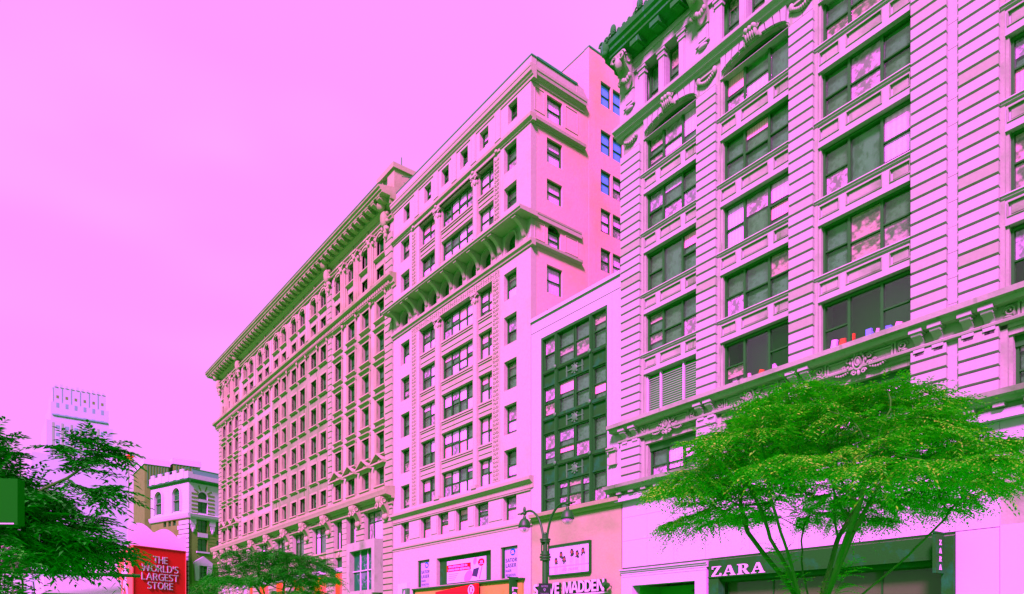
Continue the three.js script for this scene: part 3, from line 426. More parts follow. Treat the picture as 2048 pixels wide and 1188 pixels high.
// ---------------------------------------------------------------- tall terracotta building with balcony ledge and blank side wall
{
  const o = thing('tall_building', 'tall pink terracotta building with bracketed balcony ledge and plain windowed side wall', 'building');
  const L = -55.68, Rr = -36.42, T = M.terracotta, TT = M.terracottaTrim, BACK = -16;
  const sillsY = [25.3, 22.15, 18.95, 15.83, 12.72], headsY = [27.2, 24.15, 21.0, 17.9, 14.75];
  const open = [];
  const sideX = [[-39.42, -37.98], [-54.35, -52.82]];
  for (let i = 0; i < 5; i++) for (const [a, b] of sideX) open.push([a, b, sillsY[i], headsY[i]]);
  for (const [a, b] of sideX) open.push([a, b, 34.3, 36.15], [a, b, 31.65, 33.25]);
  open.push([-51.2, -40.85, 12.7, 27.35], [-51.2, -40.65, 30.6, 36.2]);
  const attic = [[-38.95, -37.9], [-42.4, -41.3], [-45.0, -43.95], [-47.7, -46.62], [-50.35, -49.27], [-53.85, -52.78]];
  for (const [a, b] of attic) open.push([a, b, 37.55, 38.92]);
  const low = [[-54.3, -52.9], [-50.95, -49.34], [-48.25, -46.67], [-45.6, -43.96], [-43.0, -41.3], [-39.5, -38.0]];
  for (const [a, b] of low) open.push([a, b, 9.8, 11.5]);
  part(o, 'wall', wallBoxes(L, Rr, 9.3, 28.0, -0.5, 0, open), T);
  part(o, 'wall', wallBoxes(L, Rr, 30.1, 40.0, -0.5, 0, open), T);
  part(o, 'shop_wall', wallBoxes(L, Rr, 0, 9.3, -0.5, 0.02, [[-51.4, -49.5, 5.72, 7.98], [-48.4, -40.95, 5.72, 7.92], [-39.8, -37.85, 5.72, 7.95]]), T);
  // arcade storey
  const arcX = [-38.6, -41.45, -43.32, -45.12, -47.0, -48.85, -50.7, -53.5];
  const arches = arcX.map((cx) => ({ cx, w: 1.15, y0: 28.45, spring: 29.3, rise: 0.5 }));
  part(o, 'wall', archedWall(L, Rr, 28.0, 30.1, -0.5, 0, arches), T);
  arcX.forEach((cx) => {
    part(o, 'archivolt', [archBand(cx, 1.2, 29.3, 0.52, 0.12, 0, 0.1, 0.85), archBand(cx, 1.5, 29.3, 0.66, 0.06, 0, 0.05, 0.85)], TT);
    windowUnit(o, { x0: cx - 0.56, x1: cx + 0.56, y0: 28.46, y1: 29.78, arch: 0.48, z: -0.36, rails: [0.55], fr: 0.07, glass: GLASS_DARK, mat: M.sash });
  });
  const brk = [-37.0, -39.75, -40.5, -42.38, -44.2, -46.03, -47.9, -49.75, -51.5, -52.4, -54.6];
  for (const x of brk) { const s = new THREE.Shape(); s.moveTo(0, 29.92); s.lineTo(1.0, 29.92); s.lineTo(1.02, 29.76); s.lineTo(0.86, 29.68); s.quadraticCurveTo(0.4, 29.5, 0.24, 29.0); s.quadraticCurveTo(0.2, 28.8, 0, 28.74); part(o, 'bracket', [new THREE.ExtrudeGeometry(s, { depth: 0.3, bevelEnabled: false }).translate(0, 0, -0.15).rotateY(-Math.PI / 2).translate(x, 0, 0), box(x - 0.2, x + 0.2, 29.78, 29.92, 0.6, 1.06), box(x - 0.2, x + 0.2, 28.44, 28.8, 0, 0.08)], TT); }
  part(o, 'balcony_ledge', [prof([[-0.3, 29.9], [1.16, 29.91], [1.2, 30.02], [1.27, 30.04], [1.27, 30.17], [-0.3, 30.24]], L, Rr + 0.35), box(Rr, Rr + 0.16, 29.95, 30.2, -4.6, -0.3)], TT);
  part(o, 'string_course', [prof([[-0.2, 27.95], [0.1, 27.97], [0.14, 28.12], [0.26, 28.18], [0.28, 28.36], [-0.2, 28.42]], L, Rr + 0.28)], TT);
  // shaft windows
  for (let i = 0; i < 5; i++) for (const [a, b] of sideX) windowUnit(o, { x0: a, x1: b, y0: sillsY[i], y1: headsY[i], z: -0.36, rails: [0.5], fr: 0.08, glass: GLASS, blind: { p: 0.5, full: 0.2, mats: [M.blind, M.blindGrey, M.blindDim] } });
  for (const [a, b] of sideX) for (const [y0, y1] of [[34.3, 36.15], [31.65, 33.25]]) windowUnit(o, { x0: a, x1: b, y0, y1, z: -0.36, rails: [0.5], fr: 0.08, glass: GLASS, blind: { p: 0.5, full: 0.2, mats: [M.blind, M.blindGrey, M.blindDim] } });
  const bayCols = [[-51.2, -48.85, 2], [-47.95, -43.5, 4], [-42.78, -40.85, 2]];
  function bayRows(rows, yb, yt, xr) {
    for (const [a, b0, n] of bayCols) {
      const b = b0 === -40.85 ? xr : b0;
      for (const [y0, y1] of rows) windowUnit(o, { x0: a + 0.02, x1: b - 0.02, y0, y1, z: -0.42, cols: n === 4 ? [1, 1, 1, 1] : [1, 1], rails: [0.5], fr: 0.08, mu: 0.1, glass: GLASS, blind: { p: 0.85, full: 0.5, mats: [M.blind, M.blind, M.blindCream, M.blindGrey] } });
      if (yb === 30.6) part(o, 'spandrel', [box(a, b, 30.6, 31.6, -0.5, -0.2), box(a, b, 31.44, 31.58, -0.2, -0.06), box(a, b, 31.1, 31.2, -0.2, -0.12)], TT); const ys = rows.flat().sort((p, q) => p - q);
      for (let k = 1; k + 1 < ys.length; k += 2) { const [p, q] = [ys[k], ys[k + 1]], h = q - p; part(o, 'spandrel', [box(a, b, p, q, -0.5, -0.2), box(a, b, q - 0.16, q - 0.02, -0.2, -0.06), box(a, b, q - 0.3, q - 0.22, -0.2, -0.12), box(a, b, p + h * 0.34, p + h * 0.44, -0.2, -0.14), box(a, b, p + 0.02, p + 0.14, -0.2, -0.13)], TT); }
    }
    for (const [a, b] of [[-48.85, -47.95], [-43.5, -42.78]]) part(o, 'column', [box(a, b, yb, yt, -0.5, -0.24), new THREE.CylinderGeometry((b - a) * 0.36, (b - a) * 0.36, yt - yb - 0.9, 14).translate((a + b) / 2, (yb + yt) / 2 - 0.3, -0.2), box(a + 0.05, b - 0.05, yb, yb + 0.25, -0.24, 0.1)], TT);
    for (const [a, b] of [[-48.85, -47.95], [-43.5, -42.78]]) { const c = (a + b) / 2, w = b - a; part(o, 'capital', [lump(c, yt - 0.55, -0.14, w * 0.44, 0.3, 0.26, 1), box(c - w * 0.52, c + w * 0.52, yt - 0.2, yt - 0.02, -0.3, 0.12), ...[-1, 1].flatMap((s) => [scroll(c + s * w * 0.34, yt - 0.32, 0.04, 0.15, s), lump(c + s * w * 0.22, yt - 0.68, 0.04, 0.1, 0.2, 0.1)])], TT); }
  }
  bayRows(sillsY.map((s, i) => [s, headsY[i]]), 12.7, 27.35, -40.85);
  bayRows([[34.3, 36.0], [31.6, 33.3]], 30.6, 36.2, -40.65);
  // carved strips and frieze
  part(o, 'carved_strip', [box(-40.82, -39.88, 12.75, 27.3, 0, 0.02), ...carving(-40.75, -39.95, 12.8, 27.3, 0.03, 3, 0.3)], TT);
  part(o, 'carved_strip', [box(-52.45, -51.6, 12.75, 27.3, 0, 0.02), ...carving(-52.4, -51.65, 12.8, 27.3, 0.03, 4, 0.3)], TT);
  part(o, 'carved_frieze', [box(-52.45, -39.88, 27.36, 27.92, 0, 0.02), ...carving(-52.4, -39.9, 27.4, 27.9, 0.03, 6, 0.3)], TT);
  part(o, 'carved_strip', [box(-40.6, -39.85, 30.8, 36.0, 0, 0.02), ...carving(-40.55, -39.9, 30.9, 35.9, 0.03, 7, 0.3)], TT);
  part(o, 'carved_strip', [box(-52.4, -51.6, 30.8, 36.0, 0, 0.02), ...carving(-52.35, -51.7, 30.9, 35.9, 0.03, 8, 0.3)], TT);
  // ledges, attic, cornice, parapet
  const E2 = 4.9;
  const around = (pts, x1 = Rr) => { const far = Math.max(...pts.map((p) => p[0])); return [prof(pts, L, x1 + far), prof(pts, 0, E2).rotateY(Math.PI / 2).translate(Rr, 0, 0)]; };
  part(o, 'ledge', around([[-0.2, 36.3], [0.08, 36.32], [0.1, 36.44], [0.2, 36.48], [0.28, 36.52], [0.3, 36.72], [0.22, 36.78], [-0.2, 36.82]]), TT);
  part(o, 'ledge_frieze', [prof([[-0.1, 36.2], [0.1, 36.2], [0.12, 36.44], [-0.1, 36.44]], -52.4, -39.8), ...[-52.0, -48.4, -43.15, -40.2].map((x) => lump(x, 36.32, 0.14, 0.16, 0.13, 0.08, 1))], TT);
  part(o, 'cornice', around([[-0.2, 39.1], [0.06, 39.12], [0.08, 39.26], [0.16, 39.32], [0.2, 39.4], [0.3, 39.48], [0.33, 39.68], [0.37, 39.72], [0.38, 39.9], [0.26, 39.97], [-0.2, 40.02]]), TT);
  part(o, 'parapet', [box(L, Rr, 40.0, 40.85, -0.5, -0.05), box(Rr - 0.5, Rr - 0.03, 40.0, 40.85, -4.2, -0.5)], T);
  part(o, 'coping', [box(L, Rr + 0.05, 40.85, 40.93, -0.55, -0.02), box(Rr - 0.55, Rr + 0.04, 40.85, 41.0, -4.3, -0.55)], M.coping);
  part(o, 'scroll_wall', (() => { const s = new THREE.Shape(); s.moveTo(0, 39.9); s.lineTo(0, 40.95); s.lineTo(0.7, 40.85); s.quadraticCurveTo(0.8, 40.5, 1.3, 40.3); s.lineTo(1.3, 39.9); return new THREE.ExtrudeGeometry(s, { depth: 0.4, bevelEnabled: false }).translate(4.2, 0, -0.4).rotateY(Math.PI / 2).translate(Rr, 0, 0); })(), T);
  for (const [a, b] of attic) { windowUnit(o, { x0: a, x1: b, y0: 37.55, y1: 38.92, z: -0.36, rails: [0.5], fr: 0.07, glass: GLASS, blind: { p: 0.5, mats: [M.blind, M.blindGrey] } }); }
  for (let i = 0; i + 1 < attic.length; i++) { const c = (attic[i][0] + attic[i + 1][1]) / 2; part(o, 'pilaster', [box(c - 0.35, c + 0.35, 37.1, 39.3, 0, 0.07), box(c - 0.24, c - 0.2, 37.3, 39.1, 0.07, 0.09), box(c + 0.2, c + 0.24, 37.3, 39.1, 0.07, 0.09)], T); }
  part(o, 'ledge', prof([[-0.2, 11.62], [0.08, 11.64], [0.1, 11.95], [0.2, 12.0], [0.3, 12.1], [0.4, 12.16], [0.42, 12.36], [0.3, 12.42], [-0.2, 12.46]], L, Rr + 0.3), TT);
  part(o, 'moulding', prof([[-0.1, 11.5], [0.1, 11.5], [0.12, 11.58], [-0.1, 11.6]], L, Rr), TT);
  for (const [a, b] of low) windowUnit(o, { x0: a, x1: b, y0: 9.8, y1: 11.5, z: -0.36, rails: [0.5], fr: 0.08, glass: GLASS, blind: { p: 0.8, full: 0.5, mats: [M.blindGrey, M.blindDim, M.blindCream] } });
  for (let i = 0; i + 1 < low.length; i++) part(o, 'panel', box(low[i][1] + 0.12, low[i + 1][0] - 0.12, 9.95, 11.4, 0, 0.05), T);
  part(o, 'ledge', prof([[-0.2, 9.1], [0.06, 9.12], [0.08, 9.26], [0.16, 9.3], [0.18, 9.42], [0.1, 9.48], [-0.2, 9.5]], L, Rr + 0.15), TT);
  part(o, 'interior', [box(L + 0.2, Rr - 0.3, 9, 40, -1.6, -1.4), ...[9.4, 12.2, 15.2, 18.4, 21.5, 24.7, 27.9, 31.2, 33.8, 36.9, 39.6].map((y) => box(L + 0.2, Rr - 0.6, y, y + 0.2, -1.4, -0.5))], M.darkInterior);
  // side wall, facing right
  const side = (g) => g.rotateY(Math.PI / 2).translate(Rr, 0, 0), sw = [[1.42, 2.85, 37.25, 38.85], [1.42, 2.85, 34.25, 35.92], [1.42, 2.85, 31.62, 33.1], [1.42, 2.85, 25.3, 27.2], [1.42, 2.85, 22.2, 24.1]];
  part(o, 'side_wall', [...wallBoxes(0.5, 5.4, 9, 28.4, -0.45, -0.005, sw), archedWall(0.5, 5.4, 28.4, 30.6, -0.45, -0.005, [{ cx: 2.1, w: 1.2, y0: 28.55, spring: 29.6, rise: 0.5 }]), ...wallBoxes(0.5, 5.4, 30.6, 40.2, -0.45, -0.005, sw)].map(side), M.sideBrick);
  const sideWin = (p) => { const w = windowUnit(o, p); w.rotation.y = Math.PI / 2; w.position.x = Rr; };
  for (const [a, b, y0, y1] of sw) sideWin({ x0: a, x1: b, y0, y1, z: -0.2, rails: [0.5], fr: 0.1, glass: GLASS, blind: { p: 1, full: 0.9, mats: [M.blind] } });
  sideWin({ x0: 1.5, x1: 2.7, y0: 28.56, y1: 30.08, arch: 0.5, z: -0.2, rails: [0.5], fr: 0.1, glass: GLASS, blind: { p: 1, full: 1, mats: [M.blind] } });
  part(o, 'side_panel', [[0.3, 1.2, 37.3, 38.9], [3.1, 4.3, 37.3, 38.9], [0.3, 1.2, 28.6, 29.8], [3.1, 4.3, 28.6, 29.8]].flatMap(([a, b, y0, y1]) => [box(a, b, y0, y0 + 0.05, 0, 0.03), box(a, b, y1 - 0.05, y1, 0, 0.03), box(a, a + 0.05, y0 + 0.05, y1 - 0.05, 0, 0.03), box(b - 0.05, b, y0 + 0.05, y1 - 0.05, 0, 0.03)]).map(side), M.sideBrick);
  part(o, 'side_moulding', [prof([[-0.1, 28.1], [0.1, 28.12], [0.26, 28.2], [0.28, 28.36], [-0.1, 28.42]], 0, 4.6), prof([[-0.1, 30.2], [0.08, 30.22], [0.14, 30.28], [0.16, 30.4], [-0.1, 30.45]], 0.4, 4.6)].map(side), TT);
  const wo = []; for (const y of [[40.6, 42.3], [37.1, 38.75], [34.2, 35.86], [31.3, 33.0], [28.45, 30.1], [25.6, 27.3]]) wo.push([6.6, 7.65, ...y], [7.85, 8.95, ...y]);
  part(o, 'rear_wing', [...wallBoxes(5.4, BACK * -1, 9, 44.15, -0.45, 0.02, wo).map(side), box(-50, Rr - 0.45, 40, 44.15, -6, -5.42), box(-50, Rr - 0.45, 43.9, 44.1, BACK, -6)], M.sideBrick);
  part(o, 'coping', [box(Rr - 0.5, Rr + 0.06, 44.15, 44.26, BACK, -5.4), box(-50, Rr - 0.5, 44.15, 44.22, -6, -5.4)], M.coping);
  wo.forEach(([a, b, y0, y1], i) => sideWin({ x0: a, x1: b, y0, y1, z: -0.15, rails: [0.5], fr: 0.09, glass: i < 5 ? GLASS_BLUE : GLASS, blind: i < 5 ? undefined : { p: 1, full: 0.8, mats: [M.blind, M.blind, M.blindGrey] } }));
  part(o, 'side_interior', [box(Rr - 1.4, Rr - 1.2, 10, 39.5, -5.5, -0.6), box(Rr - 1.4, Rr - 1.2, 10, 43, BACK, -6.1)], M.darkInterior);
  part(o, 'party_wall', box(L, L + 0.3, 9, 40, BACK, -0.5), T);
  // brick shop front at the foot
  part(o, 'shop_brick', box(-51.5, -37.15, 0, 5.5, 0.02, 0.2), M.orangeBrick);
  part(o, 'shop_cornice', [box(-51.75, -37.0, 5.5, 5.62, 0.02, 0.4), box(-51.75, -51.55, 5.2, 5.5, 0.02, 0.3)], M.darkMetal);
  part(o, 'sign_recess', [box(-51.5, -49.4, 5.6, 8.1, -0.8, -0.6), box(-48.6, -40.8, 5.6, 8, -0.8, -0.6), box(-40, -37.7, 5.6, 8.1, -0.8, -0.6)], M.darkInterior);
  rebase(o, L, 0, 0);
  // things fixed to it
  const saTor = canvasMat(256, 384, (c, w, h) => { c.fillStyle = '#6fb886'; c.fillRect(0, 0, w, h); c.fillStyle = '#0a7fa0'; c.beginPath(); c.arc(w * 0.55, 62, 44, 0, 7); c.fill(); c.fillStyle = '#cfe6e0'; c.textAlign = 'center'; c.font = 'bold 50px sans-serif'; c.fillText('SL', w * 0.55, 80); c.fillStyle = '#0c4420'; c.textAlign = 'left'; c.font = 'bold 66px sans-serif'; c.fillText('SATOR', 10, 185, 236); c.fillText('LASER', 10, 252, 236); c.font = 'bold 44px sans-serif'; c.fillText('HAIR', 10, 310); c.fillText('REMOVA', 10, 366, 236); });
  for (const [a, b, lbl] of [[-51.2, -49.52, 'white SATOR LASER window poster nearest the 45 sign'], [-39.55, -37.9, 'white SATOR LASER window poster nearest the street lamp']]) { const t = thing('window_poster', lbl, 'poster', 'laser posters beside the advertising display'); part(t, 'frame', [box(a - 0.18, a, 5.74, 7.9, -0.3, -0.06), box(a - 0.18, b, 7.9, 7.97, -0.3, -0.06), box(a, b, 5.72, 5.76, -0.3, -0.06), box(a, b, 5.76, 7.9, -0.3, -0.2)], M.darkMetal); printed(t, 'print', saTor, a, b, 5.76, 7.9, -0.19); rebase(t, a, 5.72, 0); }
  const ad = thing('advertising_display', 'wide dark framed advertisement with red banner strip for laser hair removal', 'advertisement');
  part(ad, 'backing', box(-48.4, -40.95, 5.74, 7.9, -0.5, -0.3), M.steelGreen);
  printed(ad, 'print', canvasMat(768, 384, (c, w, h) => {
    c.fillStyle = '#8fcf9c'; c.fillRect(0, 0, w, h); c.fillStyle = '#9fc0b4'; c.font = '30px sans-serif'; c.fillText('SATOR LASER', 40, 44); c.fillStyle = '#a01808'; c.fillRect(0, 70, 480, 120); c.fillStyle = '#e6d6d6'; c.font = 'bold 44px sans-serif'; c.fillText('WE SPECIALIZE IN', 34, 120); c.fillText('LASER HAIR REMOVAL', 20, 172, 440);
    c.fillStyle = '#2a6a40'; for (let i = 0; i < 4; i++) c.fillRect(34, 228 + i * 34, 200 - i * 24, 8);
    c.fillStyle = '#a0907a'; c.beginPath(); c.ellipse(430, 300, 70, 110, 0.5, 0, 7); c.fill(); c.beginPath(); c.ellipse(560, 60, 34, 60, 0.2, 0, 7); c.fill(); c.fillStyle = '#1f4a34'; c.beginPath(); c.moveTo(530, 190); c.lineTo(640, 170); c.lineTo(600, 330); c.lineTo(500, 300); c.fill(); c.strokeStyle = '#b01c1c'; c.lineWidth = 12; c.beginPath(); c.moveTo(700, 130); c.lineTo(640, 360); c.stroke();
    c.fillStyle = '#c01818'; c.beginPath(); c.arc(676, 92, 62, 0, 7); c.fill(); c.fillStyle = '#e8e0e0'; c.textAlign = 'center'; c.font = 'bold 50px sans-serif'; c.fillText('15', 676, 104); c.fillRect(630, 116, 92, 6);
  }), -47.3, -41.95, 5.85, 7.6, -0.28); rebase(ad, -48.4, 5.74, 0);
  const n45 = thing('number_sign', 'slim two-tone sign with white numerals 4 and 5 at left of laser posters', 'number sign');
  part(n45, 'board', [box(-54.35, -53.6, 3.4, 6.2, 0.02, 0.3)], M.white); part(n45, 'face', box(-53.6, -52.7, 3.4, 5.75, 0.02, 0.3), M.mullion); part(n45, 'cap', box(-53.6, -52.7, 5.75, 6.22, 0.02, 0.32), M.white);
  '45'.split('').forEach((ch, i) => { const g = letter(ch, sans, 0.62, 0.03); g.translate(-g.boundingBox.min.x - 53.4, 4.95 - i * 0.85, 0.31); part(n45, 'numeral', g, M.white); }); rebase(n45, -54.3, 3.4, 0);
  const lv = thing('shop_sign', 'red shop sign with white lettering on brick front under the laser display', 'shop sign');
  const wing = new THREE.Shape(); wing.moveTo(-47.6, 5.15); wing.lineTo(-41.9, 5.5); wing.lineTo(-41.9, 3.6); wing.quadraticCurveTo(-43.4, 3.3, -44.7, 3.7); wing.quadraticCurveTo(-46.2, 3.3, -47.6, 3.6); part(lv, 'board', new THREE.ExtrudeGeometry(wing, { depth: 0.2, bevelEnabled: false }).translate(0, 0, 0.42), M.red);
  letters(lv, "Levi's", sansBold, 0.95, 0.05, M.white, (g, w) => g.scale(4.2 / w, 1, 1).translate(-47.2, 3.8, 0.62)); part(lv, 'registered_mark', [new THREE.TorusGeometry(0.34, 0.05, 6, 20).translate(-42.55, 5.05, 0.66), letter('R', sansBold, 0.4, 0.04).translate(-42.72, 4.87, 0.64)], M.white); rebase(lv, -47.6, 3.4, 0);
  const lb = thing('blade_sign', 'narrow dark vertical blade sign with white letters at corner of brick front', 'shop sign');
  part(lb, 'board', [box(-37.75, -37.62, 2.6, 5.6, 0.1, 0.85)], M.darkMetal); part(lb, 'arm', box(-37.74, -37.64, 5.6, 5.7, 0.1, 1.0), M.darkMetal); letters(lb, "Levi's", sansBold, 0.5, 0.03, M.white, (g) => g.rotateZ(-Math.PI / 2).rotateY(Math.PI / 2).translate(-37.6, 5.0, 0.68)); rebase(lb, -37.7, 2.6, 0);
}
// ---------------------------------------------------------------- long ornate building running down the street
{
  const o = thing('long_building', 'long ornate stone office building with deep bracketed cornice and rows of small paired windows', 'building');
  const L = -110.0, Rr = -55.72, T = M.sandstone, TT = M.sandstoneTrim;
  const pav = [-67.25, -64.15, -61.1, -58.05], left = [-107.3, -104.3, -101.3], pairs = [-72.35, -78.2, -84.05, -90.0, -96.1];
  const centres = [...left, ...pairs.flatMap((c) => [c - 1.32, c + 1.32]), ...pav].sort((a, b) => a - b);
  const isPav = (c) => c > -69 || c < -100;
  const rowY = [[30.75, 32.5], [27.6, 29.5], [24.55, 26.5], [21.45, 23.4], [18.35, 20.35], [15.5, 17.1]];
  const upShort = [34.3, 35.5], upTall = [36.5, 38.35];
  const W = 1.56, open = [];
  for (const c of centres) { for (const [a, b] of rowY) open.push([c - W / 2, c + W / 2, a, b]); open.push([c - 0.74, c + 0.74, ...upShort], [c - 0.74, c + 0.74, ...upTall]); }
  for (const [p, q, m] of [[L, -87.02, T], [-87.02, -69.8, M.sandstoneSootShade], [-69.8, Rr, T]]) part(o, 'wall', wallBoxes(p, q, 14.6, 33.4, -0.45, 0, open.filter((w) => w[0] > p && w[1] < q)), m);  // middle stretch gets the stone with soot and shade painted in
  part(o, 'wall', wallBoxes(L, Rr, 33.4, 38.8, -0.45, 0, open), T);
  part(o, 'wall', box(L, Rr, 38.8, 41.0, -0.45, 0.05), T);
  part(o, 'wall', box(L, L + 0.4, 0, 40.6, -24, -0.45), T); part(o, 'roof', box(L, Rr, 40.6, 41, -24, -0.45), T);
  part(o, 'wall', box(Rr - 0.4, Rr, 0, 40.6, -24, -0.45), T);
  part(o, 'interior', [box(L + 0.4, Rr - 0.4, 9, 40, -1.5, -1.3)], M.darkInterior);
  // one window of each kind, then copies
  function makeWindow(w, y0, y1, hood, archTop) {
    const f = windowUnit(o, { x0: -w / 2, x1: w / 2, y0: 0, y1: y1 - y0, z: -0.34, rails: [0.5], fr: 0.09, glass: GLASS_DARK });
    const h = y1 - y0, a = 0.2, s = 0.1;
    part(f, 'architrave', [box(-w / 2 - a, -w / 2 + 0.0, 0, h, -0.2, s), box(w / 2, w / 2 + a, 0, h, -0.2, s), box(-w / 2 - a, w / 2 + a, h, h + a, -0.2, s), box(-w / 2 - a - 0.04, -w / 2 - a + 0.05, 0, h + a, -0.1, s + 0.05), box(w / 2 + a - 0.05, w / 2 + a + 0.04, 0, h + a, -0.1, s + 0.05)], TT);
    part(f, 'sill', prof([[-0.3, 0.0], [0.28, -0.03], [0.3, -0.14], [0.16, -0.2], [0.14, -0.26], [-0.3, -0.26]], -w / 2 - a - 0.06, w / 2 + a + 0.06), TT);
    if (hood) part(f, 'hood', prof([[0, h + a], [0.14, h + a], [0.18, h + a + 0.1], [0.36, h + a + 0.16], [0.38, h + a + 0.26], [0, h + a + 0.3]], -w / 2 - a - 0.1, w / 2 + a + 0.1), TT);
    if (archTop) part(f, 'arch_head', [archBand(0, w + 0.1, h - 0.45, 0.62, 0.16, -0.1, 0.18, 0.2), archBand(0, w + 0.5, h - 0.45, 0.86, 0.08, -0.1, 0.12, 0.2)], TT);
    return f;
  }
  const protos = {}, jit = mulberry(61);
  function put(kind, c, y, make) { let w; if (!protos[kind]) { w = protos[kind] = make(); } else { w = protos[kind].clone(); o.add(w); } w.position.set(c, y, 0); w.children.forEach((p) => { if (p.name === 'pane') p.material = GLASS_DARK[Math.floor(jit() * 3)]; }); if (jit() < 0.35) { const p = w.children.find((q) => q.name === 'pane'); if (p) { const b = p.clone(); b.name = 'blind'; b.material = jit() < 0.4 ? M.blind : M.blindGrey; b.position.z += 0.02; b.position.x += 0.25; b.scale.x *= 0.5; w.add(b); } } }
  for (const c of centres) { rowY.forEach(([a, b], k) => put((isPav(c) ? 'hood' : 'plain') + (b - a).toFixed(1), c, a, () => makeWindow(W, a, b, isPav(c)))); put('short', c, upShort[0], () => makeWindow(1.48, ...upShort)); put('tall', c, upTall[0], () => makeWindow(1.48, ...upTall, false, true)); }
  // little pediments over the lowest row of the end pavilions
  for (const c of [...pav, ...left]) part(o, 'pediment', [(() => { const s = new THREE.Shape(); s.moveTo(c - 1.25, 17.5); s.lineTo(c, 18.25); s.lineTo(c + 1.25, 17.5); s.lineTo(c + 1.25, 17.62); s.lineTo(c, 18.38); s.lineTo(c - 1.25, 17.62); return new THREE.ExtrudeGeometry(s, { depth: 0.55, bevelEnabled: false }); })(), box(c - 1.25, c + 1.25, 17.36, 17.5, 0, 0.5), box(c - 0.9, c + 0.9, 17.5, 17.95, 0, 0.12)], TT);
  // quoins
  const quoin = (x0, x1, y0, y1, z = 0.14) => { const n = Math.round((y1 - y0) / 0.62), h = (y1 - y0) / n; for (let i = 0; i < n; i++) { const g = prof([[-0.02, 0], [z - 0.1, 0], [z, 0.05], [z, h - 0.07], [-0.02, h - 0.06]], 0, x1 - x0 - (i % 2 ? 0.0 : 0.12)); const m = part(o, 'quoin', g, T); m.position.set(x0 + (i % 2 ? 0 : 0.06), y0 + i * h, 0); } };
  quoin(-57.05, -55.72, 15.0, 32.7); quoin(-69.75, -68.85, 15.0, 32.7); quoin(-100.2, -99.3, 15.0, 32.7); quoin(-57.0, -55.72, 34.1, 37.8); quoin(-69.9, -68.9, 34.1, 37.8); quoin(-110, -108.8, 15.0, 32.7);
  for (const c of pairs) for (const s of [-2.6, 2.6]) part(o, 'pilaster_strip', box(c + s - 0.3, c + s + 0.3, 34.5, 38.5, 0, 0.1), T);
  // fluted columns of the end pavilions
  for (const x of [-65.6, -62.6, -59.55, -105.8, -102.8]) {
    const g = [new THREE.CylinderGeometry(0.46, 0.5, 4.2, 20).translate(x, 35.7, 0.04), box(x - 0.58, x + 0.58, 33.5, 33.95, 0, 0.6)]; for (let i = 0; i < 11; i++) { const a = -0.2 + i / 10 * 3.5; g.push(new THREE.CylinderGeometry(0.04, 0.04, 4.1, 5).translate(x + 0.48 * Math.cos(a), 35.7, 0.04 + 0.48 * Math.sin(a))); }
    const c = part(o, 'column', g, TT);
    part(c, 'capital', [new THREE.CylinderGeometry(0.62, 0.47, 0.8, 12).translate(x, 38.1, 0.04), box(x - 0.68, x + 0.68, 38.5, 38.68, 0, 0.72), ...[...Array(10)].map((_, i) => lump(x + 0.6 * Math.cos(i * 0.4 - 0.2), 38 + (i % 2) * 0.32, 0.04 + 0.56 * Math.sin(i * 0.4 - 0.2), 0.15, 0.2, 0.15, 1)), scroll(x - 0.55, 38.4, 0.58, 0.18, -1), scroll(x + 0.55, 38.4, 0.58, 0.18, 1)], TT);
  }
  // mid cornice
  part(o, 'mid_cornice', prof([[-0.3, 32.68], [0.1, 32.7], [0.14, 32.88], [0.28, 32.98], [0.32, 33.28], [0.6, 33.38], [0.7, 33.46], [0.74, 33.68], [0.6, 33.76], [-0.3, 33.86]], L - 1.3, Rr + 0.6), TT);
  { const d = part(o, 'dentil_row', [...Array(150)].map((_, i) => box(L + 0.1 + i * 0.362, L + 0.3 + i * 0.362, 32.98, 33.26, 0.28, 0.46)), TT); d.userData.kind = 'stuff'; }
  for (const c of centres) part(o, 'mid_bracket', [lump(c + 1.2, 32.75, 0.16, 0.13, 0.24, 0.18, 1)], TT);
  // frieze and crowning cornice
  part(o, 'frieze', [prof([[0, 38.75], [0.2, 38.78], [0.24, 38.95], [0.36, 39.0], [0.36, 39.1], [0.1, 39.14], [0, 39.2]], L - 0.2, Rr + 0.2), prof([[0, 39.78], [0.16, 39.8], [0.3, 39.92], [0.46, 40.0], [0.5, 40.3], [0, 40.3]], L - 0.4, Rr + 0.3)], TT);
  { const d = part(o, 'egg_and_dart', [...Array(190)].map((_, i) => lump(L + 0.2 + i * 0.2855, 40.12, 0.46, 0.08, 0.14, 0.09, 0)), TT); d.userData.kind = 'stuff'; }
  for (let i = 0; i < 17; i++) part(o, 'frieze_boss', lump(L + 1.5 + i * 3.2, 39.55, 0.08, 0.16, 0.22, 0.16, 1), TT);
  part(o, 'cornice', [prof([[-0.3, 40.3], [0.5, 40.32], [0.54, 40.52], [1.36, 40.54], [1.38, 40.68], [1.5, 40.72], [1.52, 40.84], [1.66, 40.94], [1.7, 41.06], [1.5, 41.12], [-0.3, 41.5]], L - 1.5, Rr + 0.45)], TT);
  for (let i = 0; i < 48; i++) { const x = L + 0.2 + i * 1.142; part(o, 'modillion', [prof([[0.5, 40.1], [0.9, 40.12], [1.28, 40.3], [1.34, 40.54], [0.5, 40.52]], x - 0.27, x + 0.27), box(x - 0.34, x + 0.34, 40.46, 40.53, 0.54, 1.35)], TT); }
  part(o, 'gutter', [prof([[1.3, 41.08], [1.56, 41.08], [1.66, 41.26], [1.3, 41.26]], L - 1.5, Rr + 0.4)], M.copper);
